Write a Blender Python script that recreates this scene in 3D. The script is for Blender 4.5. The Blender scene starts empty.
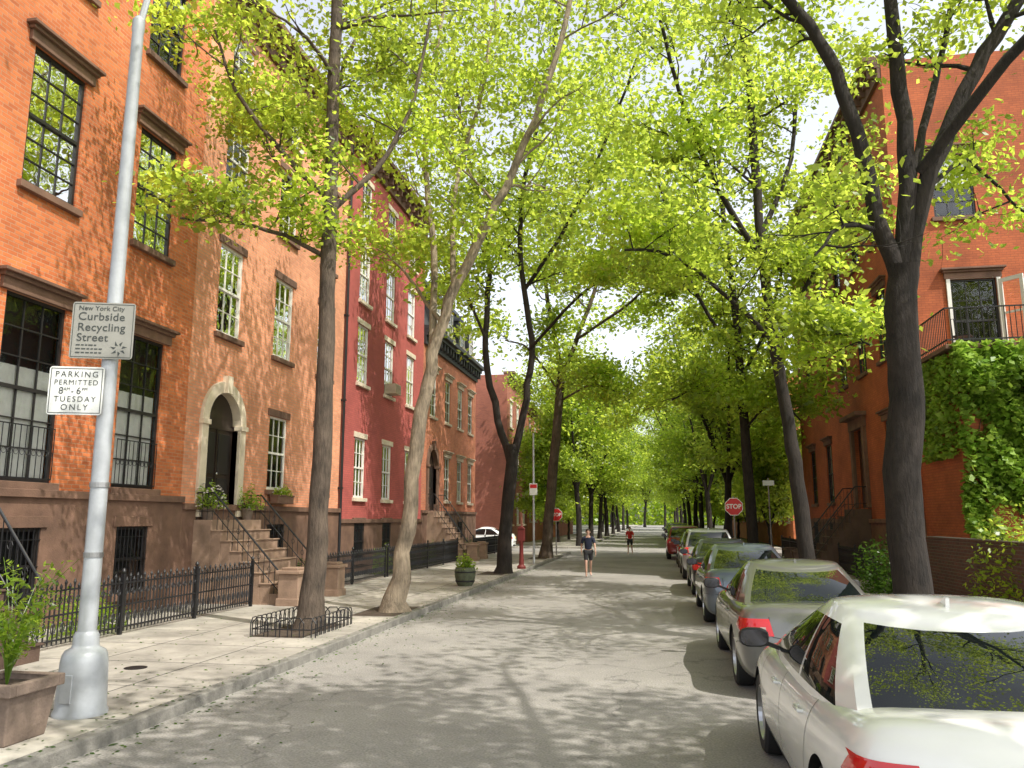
import bpy, bmesh, math, random
import numpy as np
from mathutils import Vector, Matrix
from mathutils.bvhtree import BVHTree
random.seed(11); rng = np.random.default_rng(11)
scene = bpy.context.scene
COL = scene.collection
PI = math.pi
V = Vector

# ------------------------------------------------------------------ camera
TH = math.atan(135/800); PS = math.radians(10.0); CH = 2.0
Fv = V((-math.sin(PS)*math.cos(TH), math.cos(PS)*math.cos(TH), math.sin(TH)))
Rv = V((math.cos(PS), math.sin(PS), 0)); Uv = Rv.cross(Fv)
cam = bpy.data.cameras.new('camera'); camo = bpy.data.objects.new('camera', cam); COL.objects.link(camo)
cam.sensor_width = 36; cam.lens = 28.125; cam.clip_end = 3000; cam.clip_start = .05
camo.matrix_world = Matrix(((Rv.x, Uv.x, -Fv.x, 0), (Rv.y, Uv.y, -Fv.y, 0), (Rv.z, Uv.z, -Fv.z, CH), (0, 0, 0, 1)))
scene.camera = camo
def at(px, py, Y):      # point seen at a pixel on the plane y = Y
    D = Fv + Rv*((px-512)/800) + Uv*((384-py)/800)
    t = Y/D.y
    return V((D.x*t, Y, CH + D.z*t))

# ------------------------------------------------------------------ materials
def newmat(name):
    m = bpy.data.materials.new(name); m.use_nodes = True
    nt = m.node_tree; b = nt.nodes['Principled BSDF']; return m, nt, b
def N(nt, t, **k):
    n = nt.nodes.new(t)
    for a, v in k.items(): setattr(n, a, v)
    return n
def rgba(c): return (c[0], c[1], c[2], 1)
def mat(name, c, rough=.7, metal=0, var=.25, scale=3., bump=0., bscale=40., coat=0., spec=None):
    m, nt, b = newmat(name)
    g = N(nt, 'ShaderNodeNewGeometry')
    n = N(nt, 'ShaderNodeTexNoise'); n.inputs['Scale'].default_value = scale; n.inputs['Detail'].default_value = 6
    n.inputs['Roughness'].default_value = .65
    nt.links.new(g.outputs['Position'], n.inputs['Vector'])
    r = N(nt, 'ShaderNodeValToRGB'); r.color_ramp.elements[0].position = .3; r.color_ramp.elements[1].position = .72
    r.color_ramp.elements[0].color = rgba([x*(1-var) for x in c]); r.color_ramp.elements[1].color = rgba([min(1, x*(1+var)) for x in c])
    nt.links.new(n.outputs['Fac'], r.inputs['Fac']); nt.links.new(r.outputs['Color'], b.inputs['Base Color'])
    b.inputs['Roughness'].default_value = rough; b.inputs['Metallic'].default_value = metal
    if coat: b.inputs['Coat Weight'].default_value = coat; b.inputs['Coat Roughness'].default_value = .03
    if spec is not None: b.inputs['Specular IOR Level'].default_value = spec
    if bump:
        n2 = N(nt, 'ShaderNodeTexNoise'); n2.inputs['Scale'].default_value = bscale; n2.inputs['Detail'].default_value = 4
        nt.links.new(g.outputs['Position'], n2.inputs['Vector'])
        bp = N(nt, 'ShaderNodeBump'); bp.inputs['Strength'].default_value = bump; bp.inputs['Distance'].default_value = .02
        nt.links.new(n2.outputs['Fac'], bp.inputs['Height']); nt.links.new(bp.outputs['Normal'], b.inputs['Normal'])
    return m
def barkmat(name, c, var=.6):
    m, nt, b = newmat(name)
    g = N(nt, 'ShaderNodeNewGeometry'); mp = N(nt, 'ShaderNodeVectorMath', operation='MULTIPLY'); mp.inputs[1].default_value = (1,1,.22)
    nt.links.new(g.outputs['Position'], mp.inputs[0])
    n = N(nt, 'ShaderNodeTexNoise'); n.inputs['Scale'].default_value = 22; n.inputs['Detail'].default_value = 6; n.inputs['Roughness'].default_value = .7
    n2 = N(nt, 'ShaderNodeTexNoise'); n2.inputs['Scale'].default_value = 2.2; n2.inputs['Detail'].default_value = 3
    nt.links.new(mp.outputs[0], n.inputs['Vector']); nt.links.new(g.outputs['Position'], n2.inputs['Vector'])
    ad = N(nt, 'ShaderNodeMath', operation='ADD'); nt.links.new(n.outputs['Fac'], ad.inputs[0]); nt.links.new(n2.outputs['Fac'], ad.inputs[1])
    r = N(nt, 'ShaderNodeMapRange'); r.inputs['From Min'].default_value = .7; r.inputs['From Max'].default_value = 1.3; r.inputs['To Min'].default_value = 1-var; r.inputs['To Max'].default_value = 1+var
    nt.links.new(ad.outputs[0], r.inputs['Value'])
    sc = N(nt, 'ShaderNodeVectorMath', operation='SCALE'); sc.inputs[0].default_value = c; nt.links.new(r.outputs[0], sc.inputs['Scale'])
    nt.links.new(sc.outputs[0], b.inputs['Base Color']); b.inputs['Roughness'].default_value = .92
    bp = N(nt, 'ShaderNodeBump'); bp.inputs['Strength'].default_value = 1; bp.inputs['Distance'].default_value = .045
    nt.links.new(n.outputs['Fac'], bp.inputs['Height']); nt.links.new(bp.outputs['Normal'], b.inputs['Normal'])
    return m
def brickmat(name, c1, c2, mortar, bw=.21, rh=.075, ms=.009, off=.5, var=.3, flat=False, rough=.85, bump=.5, nscale=.35):
    m, nt, b = newmat(name)
    g = N(nt, 'ShaderNodeNewGeometry'); s = N(nt, 'ShaderNodeSeparateXYZ'); nt.links.new(g.outputs['Position'], s.inputs[0])
    cb = N(nt, 'ShaderNodeCombineXYZ')
    if flat:
        nt.links.new(s.outputs['X'], cb.inputs['X']); nt.links.new(s.outputs['Y'], cb.inputs['Y'])
    else:
        ad = N(nt, 'ShaderNodeMath', operation='ADD'); nt.links.new(s.outputs['X'], ad.inputs[0]); nt.links.new(s.outputs['Y'], ad.inputs[1])
        nt.links.new(ad.outputs[0], cb.inputs['X']); nt.links.new(s.outputs['Z'], cb.inputs['Y'])
    br = N(nt, 'ShaderNodeTexBrick'); br.offset = off
    br.inputs['Scale'].default_value = 1; br.inputs['Brick Width'].default_value = bw; br.inputs['Row Height'].default_value = rh
    br.inputs['Mortar Size'].default_value = ms; br.inputs['Mortar Smooth'].default_value = .3
    br.inputs['Color1'].default_value = rgba(c1); br.inputs['Color2'].default_value = rgba(c2); br.inputs['Mortar'].default_value = rgba(mortar)
    nt.links.new(cb.outputs[0], br.inputs['Vector'])
    n = N(nt, 'ShaderNodeTexNoise'); n.inputs['Scale'].default_value = nscale; n.inputs['Detail'].default_value = 8; n.inputs['Roughness'].default_value = .7
    nt.links.new(g.outputs['Position'], n.inputs['Vector'])
    mr = N(nt, 'ShaderNodeMapRange'); mr.inputs['From Min'].default_value = .3; mr.inputs['From Max'].default_value = .7
    mr.inputs['To Min'].default_value = 1-var; mr.inputs['To Max'].default_value = 1+var
    nt.links.new(n.outputs['Fac'], mr.inputs['Value'])
    mx = N(nt, 'ShaderNodeVectorMath', operation='SCALE'); nt.links.new(br.outputs['Color'], mx.inputs[0]); nt.links.new(mr.outputs[0], mx.inputs['Scale'])
    nt.links.new(mx.outputs[0], b.inputs['Base Color']); b.inputs['Roughness'].default_value = rough
    bp = N(nt, 'ShaderNodeBump'); bp.inputs['Strength'].default_value = bump; bp.inputs['Distance'].default_value = .01; bp.invert = True
    nt.links.new(br.outputs['Fac'], bp.inputs['Height']); nt.links.new(bp.outputs['Normal'], b.inputs['Normal'])
    return m
def leafmat(name, dark, light, trans, tw=.55, clump=.68, cs=.55):
    m, nt, b = newmat(name); nt.nodes.remove(b)
    out = nt.nodes['Material Output']
    g = N(nt, 'ShaderNodeNewGeometry')
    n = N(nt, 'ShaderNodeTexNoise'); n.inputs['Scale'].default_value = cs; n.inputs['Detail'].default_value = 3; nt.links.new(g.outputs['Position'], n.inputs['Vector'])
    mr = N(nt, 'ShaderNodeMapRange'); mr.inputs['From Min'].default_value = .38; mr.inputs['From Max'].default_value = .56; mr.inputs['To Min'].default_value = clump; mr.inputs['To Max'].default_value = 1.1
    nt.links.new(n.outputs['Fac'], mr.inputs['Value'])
    r = N(nt, 'ShaderNodeValToRGB'); r.color_ramp.elements[0].color = rgba(dark); r.color_ramp.elements[1].color = rgba(light)
    nt.links.new(g.outputs['Random Per Island'], r.inputs['Fac'])
    r2 = N(nt, 'ShaderNodeValToRGB'); r2.color_ramp.elements[0].color = rgba([trans[0]*.6, trans[1]*.68, trans[2]*.6]); r2.color_ramp.elements[1].color = rgba(trans)
    nt.links.new(g.outputs['Random Per Island'], r2.inputs['Fac'])
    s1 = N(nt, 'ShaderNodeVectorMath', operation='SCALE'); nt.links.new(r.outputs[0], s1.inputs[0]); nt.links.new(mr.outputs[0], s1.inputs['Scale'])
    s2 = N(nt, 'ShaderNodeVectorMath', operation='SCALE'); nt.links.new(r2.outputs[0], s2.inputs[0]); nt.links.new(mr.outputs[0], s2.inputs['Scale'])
    d = N(nt, 'ShaderNodeBsdfDiffuse'); t = N(nt, 'ShaderNodeBsdfTranslucent'); gl = N(nt, 'ShaderNodeBsdfGlossy')
    gl.inputs['Roughness'].default_value = .35; gl.inputs['Color'].default_value = (.6, .6, .6, 1)
    nt.links.new(s1.outputs[0], d.inputs['Color']); nt.links.new(s2.outputs[0], t.inputs['Color'])
    m1 = N(nt, 'ShaderNodeMixShader'); m1.inputs[0].default_value = tw
    nt.links.new(d.outputs[0], m1.inputs[1]); nt.links.new(t.outputs[0], m1.inputs[2])
    m2 = N(nt, 'ShaderNodeMixShader'); m2.inputs[0].default_value = .05
    nt.links.new(m1.outputs[0], m2.inputs[1]); nt.links.new(gl.outputs[0], m2.inputs[2])
    nt.links.new(m2.outputs[0], out.inputs['Surface'])
    return m
def glassmat():
    m, nt, b = newmat('window_glass'); nt.nodes.remove(b); out = nt.nodes['Material Output']
    tr = N(nt, 'ShaderNodeBsdfTransparent'); tr.inputs[0].default_value = (.95, .96, .95, 1)
    gl = N(nt, 'ShaderNodeBsdfGlossy'); gl.inputs['Roughness'].default_value = .02
    fr = N(nt, 'ShaderNodeFresnel'); fr.inputs['IOR'].default_value = 1.5
    g = N(nt, 'ShaderNodeNewGeometry'); n = N(nt, 'ShaderNodeTexNoise'); n.inputs['Scale'].default_value = 1.3
    nt.links.new(g.outputs['Position'], n.inputs['Vector'])
    bp = N(nt, 'ShaderNodeBump'); bp.inputs['Strength'].default_value = .15; bp.inputs['Distance'].default_value = .1
    nt.links.new(n.outputs['Fac'], bp.inputs['Height']); nt.links.new(bp.outputs['Normal'], gl.inputs['Normal'])
    ma = N(nt, 'ShaderNodeMath', operation='MULTIPLY_ADD'); ma.inputs[1].default_value = 1.2; ma.inputs[2].default_value = .02; ma.use_clamp = True
    nt.links.new(fr.outputs[0], ma.inputs[0])
    mx = N(nt, 'ShaderNodeMixShader'); nt.links.new(ma.outputs[0], mx.inputs[0]); nt.links.new(tr.outputs[0], mx.inputs[1]); nt.links.new(gl.outputs[0], mx.inputs[2])
    nt.links.new(mx.outputs[0], out.inputs['Surface']); return m

M = {}
M['brick1'] = brickmat('orange_brick', (.68, .20, .065), (.45, .115, .038), (.46, .23, .13), var=.35)
M['brick2'] = brickmat('salmon_brick', (.80, .33, .18), (.64, .25, .13), (.52, .33, .23), var=.3)
M['brick3'] = brickmat('painted_red_brick', (.44, .095, .08), (.37, .08, .068), (.29, .075, .065), bump=.35)
M['brick4'] = brickmat('rust_brick', (.56, .18, .085), (.44, .13, .06), (.34, .21, .15))
M['brick5'] = brickmat('dull_red_brick', (.38, .12, .075), (.30, .095, .065), (.27, .15, .11))
M['brickR'] = brickmat('burnt_orange_painted_brick', (.43, .11, .036), (.36, .088, .03), (.28, .075, .03), bump=.4, var=.4)
M['brickG'] = brickmat('garden_wall_brick', (.11, .04, .028), (.07, .03, .022), (.1, .08, .065))  # the wall's shade is put into these darker brick colours
M['brown'] = mat('brownstone', (.165, .092, .062), .85, var=.4, scale=1.5, bump=.3)
M['browndark'] = mat('dark_brownstone', (.10, .062, .045), .85, var=.35, scale=1.5, bump=.3)
M['steps'] = mat('worn_stone_steps', (.30, .2, .14), .85, var=.3, scale=2.5, bump=.3)
M['stone'] = mat('pale_stone', (.5, .41, .31), .8, var=.2, scale=2, bump=.2)
M['cream'] = mat('cream_painted_stone', (.68, .58, .45), .7, var=.15)
M['white'] = mat('white_paint', (.76, .74, .68), .5, var=.08)
M['black'] = mat('black_iron', (.012, .012, .014), .45, var=.3)
M['darkframe'] = mat('dark_window_paint', (.02, .018, .018), .4, var=.2)
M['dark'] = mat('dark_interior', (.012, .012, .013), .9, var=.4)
M['curtain'] = mat('net_curtain', (.88, .88, .84), .9, var=.1, scale=6)
M['slate'] = mat('slate_mansard', (.03, .032, .036), .6, var=.4, scale=4, bump=.4, bscale=12)
M['door'] = mat('dark_door_paint', (.03, .02, .016), .35, var=.2)
M['woodbrown'] = mat('brown_door_wood', (.1, .055, .03), .5, var=.3)
M['glass'] = glassmat()
M['kerb'] = mat('kerb_stone', (.2, .19, .17), .85, var=.45, scale=4, bump=.4)
M['alum'] = mat('grey_painted_metal', (.44, .46, .48), .45, metal=.25, var=.15, scale=5)
M['signwhite'] = mat('sign_white', (.78, .79, .76), .45, var=.04)
M['signback'] = mat('sign_bare_metal', (.4, .4, .4), .4, metal=.8)
M['ink'] = mat('sign_ink_dark', (.02, .03, .03), .6, var=.1)
M['inkgreen'] = mat('sign_ink_grey', (.05, .058, .055), .6, var=.1)
M['stopred'] = mat('stop_sign_red', (.6, .02, .02), .45, var=.05)
M['tan'] = mat('sign_shaded_grey', (.30, .295, .265), .6, var=.08)  # tan grey darkened, so the colour carries the shade the sign hangs in
M['soil'] = mat('soil', (.07, .05, .035), .95, var=.5, scale=8, bump=.6)
M['terracotta'] = mat('weathered_terracotta', (.19, .14, .11), .85, var=.35, scale=6, bump=.3)
M['barrel'] = mat('mossy_wood', (.09, .1, .06), .85, var=.4, scale=10)
M['bark'] = barkmat('bark_grey_brown', (.10, .074, .054))
M['bark2'] = barkmat('bark_pale_mottled', (.28, .22, .155))
M['barkd'] = barkmat('bark_dark', (.024, .018, .014))
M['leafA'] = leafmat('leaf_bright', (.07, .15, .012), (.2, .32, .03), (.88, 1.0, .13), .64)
M['leafB'] = leafmat('leaf_mid', (.06, .13, .012), (.16, .27, .03), (.74, .94, .11), .6)
M['leafC'] = leafmat('leaf_deep', (.03, .08, .012), (.08, .16, .02), (.2, .36, .04), .45)
M['ivy'] = leafmat('ivy_leaf', (.12, .24, .02), (.36, .52, .08), (.55, .75, .1), .35, clump=.7, cs=1.3)
M['tyre'] = mat('tyre_rubber', (.02, .02, .02), .85)
M['rim'] = mat('alloy_rim', (.5, .5, .52), .3, metal=.9, var=.05)
M['trim'] = mat('black_plastic', (.015, .015, .015), .5)
M['chrome'] = mat('chrome', (.75, .75, .76), .12, metal=1, var=.03)
M['mirror'] = mat('mirror_silvering', (.12, .12, .13), .1, metal=1, var=.03)
M['redlamp'] = mat('red_lamp', (.62, .01, .01), .12, coat=1, var=.1)
M['amberlamp'] = mat('clear_lamp', (.5, .35, .3), .12, coat=1, var=.1)
M['plate'] = mat('plate_yellow', (.75, .6, .25), .5, var=.05)
M['seam'] = mat('panel_gap', (.012, .012, .012), .8)
M['skin'] = mat('skin', (.5, .3, .22), .6, var=.05)
M['navy'] = mat('navy_cloth', (.015, .02, .045), .85)
M['redcloth'] = mat('red_cloth', (.55, .03, .02), .85)
M['denim'] = mat('dark_shorts', (.03, .03, .035), .85)
M['hair'] = mat('dark_hair', (.035, .022, .014), .6)
M['shoe'] = mat('pale_shoes', (.6, .6, .6), .7)
M['firered'] = mat('dull_red_cast_iron', (.14, .015, .012), .6)
M['flower'] = mat('white_flower', (.8, .76, .74), .8)

def carglass():
    m, nt, b = newmat('car_glass')
    b.inputs['Base Color'].default_value = (.006, .009, .009, 1); b.inputs['Roughness'].default_value = .0
    b.inputs['IOR'].default_value = 1.7; b.inputs['Specular IOR Level'].default_value = .8
    return m
M['carglass'] = carglass()
def paint(name, c, metal=.0, rough=.35): return mat(name, c, rough, metal=metal, var=.03, coat=1.)

def asphalt():
    m, nt, b = newmat('worn_asphalt'); g = N(nt, 'ShaderNodeNewGeometry')
    n1 = N(nt, 'ShaderNodeTexNoise'); n1.inputs['Scale'].default_value = .45; n1.inputs['Detail'].default_value = 8; n1.inputs['Roughness'].default_value = .7
    n2 = N(nt, 'ShaderNodeTexNoise'); n2.inputs['Scale'].default_value = 45; n2.inputs['Detail'].default_value = 4
    vo = N(nt, 'ShaderNodeTexVoronoi', feature='DISTANCE_TO_EDGE'); vo.inputs['Scale'].default_value = .25
    nw = N(nt, 'ShaderNodeTexNoise'); nw.inputs['Scale'].default_value = 1.7; nw.inputs['Detail'].default_value = 5
    nt.links.new(g.outputs['Position'], nw.inputs['Vector'])
    sc = N(nt, 'ShaderNodeVectorMath', operation='MULTIPLY_ADD'); sc.inputs[1].default_value = (1.2, 1.2, 1.2)
    nt.links.new(nw.outputs['Color'], sc.inputs[0]); nt.links.new(g.outputs['Position'], sc.inputs[2])
    nt.links.new(sc.outputs[0], vo.inputs['Vector'])
    for n in (n1, n2): nt.links.new(g.outputs['Position'], n.inputs['Vector'])
    r = N(nt, 'ShaderNodeValToRGB'); r.color_ramp.elements[0].position = .33; r.color_ramp.elements[1].position = .68
    r.color_ramp.elements[0].color = (.215, .203, .19, 1); r.color_ramp.elements[1].color = (.34, .32, .295, 1)
    nt.links.new(n1.outputs['Fac'], r.inputs['Fac'])
    mr = N(nt, 'ShaderNodeMapRange'); mr.inputs['From Min'].default_value = .25; mr.inputs['From Max'].default_value = .75; mr.inputs['To Min'].default_value = .66; mr.inputs['To Max'].default_value = 1.34
    nt.links.new(n2.outputs['Fac'], mr.inputs['Value'])
    cr = N(nt, 'ShaderNodeMapRange'); cr.inputs['From Min'].default_value = 0; cr.inputs['From Max'].default_value = .008; cr.inputs['To Min'].default_value = .65; cr.inputs['To Max'].default_value = 1
    nt.links.new(vo.outputs['Distance'], cr.inputs['Value'])
    mu = N(nt, 'ShaderNodeMath', operation='MULTIPLY'); nt.links.new(mr.outputs[0], mu.inputs[0]); nt.links.new(cr.outputs[0], mu.inputs[1])
    sv = N(nt, 'ShaderNodeVectorMath', operation='SCALE'); nt.links.new(r.outputs['Color'], sv.inputs[0]); nt.links.new(mu.outputs[0], sv.inputs['Scale'])
    nt.links.new(sv.outputs[0], b.inputs['Base Color']); b.inputs['Roughness'].default_value = .85
    bp = N(nt, 'ShaderNodeBump'); bp.inputs['Strength'].default_value = .5; bp.inputs['Distance'].default_value = .01
    nt.links.new(n2.outputs['Fac'], bp.inputs['Height']); nt.links.new(bp.outputs['Normal'], b.inputs['Normal'])
    return m
M['asphalt'] = asphalt()
M['walk'] = brickmat('paving_slabs', (.40, .37, .32), (.31, .285, .25), (.09, .085, .08), bw=1.5, rh=1.45, ms=.014, off=0, var=.4, flat=True, bump=.6, nscale=1.2)
M['ground'] = mat('ground_earth', (.1, .1, .07), .95, var=.4, scale=.5)

# ------------------------------------------------------------------ mesh builder
class MB:
    def __init__(s): s.v = []; s.f = []; s.m = []
    def add(s, vs, fs, mi=0):
        o = len(s.v); s.v += [tuple(p) for p in vs]
        for f in fs: s.f.append([i+o for i in f]); s.m.append(mi)
        return s
    def box(s, x0, x1, y0, y1, z0, z1, mi=0):
        if x0 > x1: x0, x1 = x1, x0
        if y0 > y1: y0, y1 = y1, y0
        return s.add([(x0,y0,z0),(x1,y0,z0),(x1,y1,z0),(x0,y1,z0),(x0,y0,z1),(x1,y0,z1),(x1,y1,z1),(x0,y1,z1)],
                     [(0,3,2,1),(4,5,6,7),(0,1,5,4),(1,2,6,5),(2,3,7,6),(3,0,4,7)], mi)
    def bar(s, p, q, w, h, mi=0, up=(0,0,1)):
        p, q = V(p), V(q); d = (q-p).normalized(); sd = d.cross(V(up))
        if sd.length < 1e-3: sd = d.cross(V((1,0,0)))
        sd.normalize(); u = sd.cross(d)
        a = [p+sd*i*w/2+u*j*h/2 for i, j in ((-1,-1),(1,-1),(1,1),(-1,1))]; b = [x+(q-p) for x in a]
        return s.add(a+b, [(0,3,2,1)[::-1],(4,5,6,7)[::-1],(0,1,5,4)[::-1],(1,2,6,5)[::-1],(2,3,7,6)[::-1],(3,0,4,7)[::-1]], mi)
    def tube(s, pts, rads, n=8, mi=0, cap=True):
        pts = [V(p) for p in pts]; k = len(pts)
        if not hasattr(rads, '__len__'): rads = [rads]*k
        vs = []; ref = None
        for i, p in enumerate(pts):
            t = (pts[min(i+1,k-1)]-pts[max(i-1,0)]).normalized()
            if ref is None: ref = t.cross(V((0,1,0))) if abs(t.y) < .9 else t.cross(V((1,0,0)))
            ref = (ref - t*ref.dot(t)).normalized(); bb = t.cross(ref)
            for j in range(n):
                a = 2*PI*j/n; vs.append(p+(ref*math.cos(a)+bb*math.sin(a))*rads[i])
        fs = [(i*n+j, i*n+(j+1)%n, (i+1)*n+(j+1)%n, (i+1)*n+j) for i in range(k-1) for j in range(n)]
        if cap: fs.append(tuple(range(n))[::-1]); fs.append(tuple(range((k-1)*n, k*n)))
        return s.add(vs, fs, mi)
    def lathe(s, prof, n=24, c=(0,0,0), axis='z', mi=0):
        vs = []
        for r, z in prof:
            for j in range(n):
                a = 2*PI*j/n; x, y = r*math.cos(a), r*math.sin(a)
                vs.append((c[0]+x, c[1]+y, c[2]+z) if axis == 'z' else (c[0]+z, c[1]+x, c[2]+y))
        k = len(prof)
        fs = [(i*n+j, i*n+(j+1)%n, (i+1)*n+(j+1)%n, (i+1)*n+j) for i in range(k-1) for j in range(n)]
        fs.append(tuple(range(n))[::-1]); fs.append(tuple(range((k-1)*n, k*n)))
        return s.add(vs, fs, mi)
    def prism(s, poly, d, mi=0):
        d = V(d); a = [V(p) for p in poly]; n = len(a)
        return s.add(a+[p+d for p in a], [tuple(range(n))[::-1], tuple(range(n, 2*n))]+[(i,(i+1)%n,n+(i+1)%n,n+i) for i in range(n)], mi)
    def mesh(s, name, mats, smooth=False, angle=35):
        me = bpy.data.meshes.new(name); me.from_pydata(s.v, [], s.f)
        for m in mats: me.materials.append(m)
        me.polygons.foreach_set('material_index', s.m)
        bm = bmesh.new(); bm.from_mesh(me); bmesh.ops.recalc_face_normals(bm, faces=bm.faces); bm.to_mesh(me); bm.free()
        if smooth:
            me.polygons.foreach_set('use_smooth', [True]*len(me.polygons)); me.set_sharp_from_angle(angle=math.radians(angle))
        return me
    def build(s, name, mats, parent=None, smooth=False, bevel=0, loc=None, rotz=0, angle=35):
        if not isinstance(mats, (list, tuple)): mats = [mats]
        return put(name, s.mesh(name, mats, smooth, angle), parent, loc, rotz, bevel)
def put(name, me, parent=None, loc=None, rotz=0, bevel=0):
    o = bpy.data.objects.new(name, me); COL.objects.link(o)
    if parent: o.parent = parent
    if loc is not None: o.location = loc
    o.rotation_euler = (0, 0, rotz)
    if bevel:
        b = o.modifiers.new('Bevel', 'BEVEL'); b.width = bevel; b.segments = 2; b.limit_method = 'ANGLE'
    return o
def tag(o, label=None, cat=None, group=None, kind=None):
    if label: o['label'] = label
    if cat: o['category'] = cat
    if group: o['group'] = group
    if kind: o['kind'] = kind
    return o
def thing(name, label, cat, loc=(0,0,0), rotz=0, group=None):
    o = bpy.data.objects.new(name, None); COL.objects.link(o); o.location = loc; o.rotation_euler = (0,0,rotz)
    return tag(o, label, cat, group)
def dup(o, parent=None):
    c = o.copy(); COL.objects.link(c)
    if parent: c.parent = parent
    for ch in list(o.children): dup(ch, c)
    return c
def evalmesh(o):
    dg = bpy.context.evaluated_depsgraph_get(); return bpy.data.meshes.new_from_object(o.evaluated_get(dg))

# ------------------------------------------------------------------ setting
def sheet(name, x0, x1, y0, y1, z, m):
    mb = MB(); mb.add([(x0,y0,z),(x1,y0,z),(x1,y1,z),(x0,y1,z)], [(0,1,2,3)])
    return tag(mb.build(name, m), kind='structure')
XL, XR = -4.9, 2.9
XF = -10.5
sheet('ground', -1500, 1500, -600, 2200, -.02, M['ground'])
sheet('road', XL-.02, XR+.02, -40, 320, 0, M['asphalt'])
r = MB(); r.add([(-80,47.6,-.004),(80,47.6,-.004),(80,56,-.004),(-80,56,-.004)], [(0,1,2,3)]); tag(r.build('side_road', M['asphalt']), kind='structure')
def walk(x0, x1, y0, y1):
    tag(MB().box(x0, x1, y0, y1, -.1, .12).build('pavement', M['walk']), kind='structure')
for (y0, y1) in ((-40, 47.5), (56.1, 320)):
    walk(XF-.3, XL-.16, y0, y1); walk(XR+.16, 8.2, y0, y1)
    tag(MB().box(XL-.16, XL, y0, y1, -.1, .124).build('kerb', M['kerb'], bevel=.015), kind='structure')
    tag(MB().box(XR, XR+.16, y0, y1, -.1, .124).build('kerb', M['kerb'], bevel=.015), kind='structure')

# ------------------------------------------------------------------ buildings
def facade(mb, O, u, n, W, z0, z1, ops, depth=.19, mi=0, md=1, x=0):
    O, u, n = V(O), V(u), V(n)
    P = lambda a, z, d=0: O + u*a + n*(x-d) + V((0,0,z))
    ys = sorted({0, W} | {o[0] for o in ops} | {o[1] for o in ops}); zs = sorted({z0, z1} | {min(max(o[2],z0),z1) for o in ops} | {min(max(o[3],z0),z1) for o in ops})
    for i in range(len(ys)-1):
        for j in range(len(zs)-1):
            a, b, c, d = ys[i], ys[i+1], zs[j], zs[j+1]
            if any(o[0]-1e-5 <= a and b <= o[1]+1e-5 and o[2]-1e-5 <= c and d <= o[3]+1e-5 for o in ops): continue
            mb.add([P(a,c),P(b,c),P(b,d),P(a,d)], [(0,1,2,3)], mi)
    for a, b, c, d in ops:
        if d <= z0 or c >= z1: continue
        q = [P(a,c),P(b,c),P(b,d),P(a,d),P(a,c,depth),P(b,c,depth),P(b,d,depth),P(a,d,depth)]
        mb.add(q, [(0,1,5,4),(1,2,6,5),(2,3,7,6),(3,0,4,7)], mi); mb.add(q[4:], [(0,1,2,3)], md)

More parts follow.
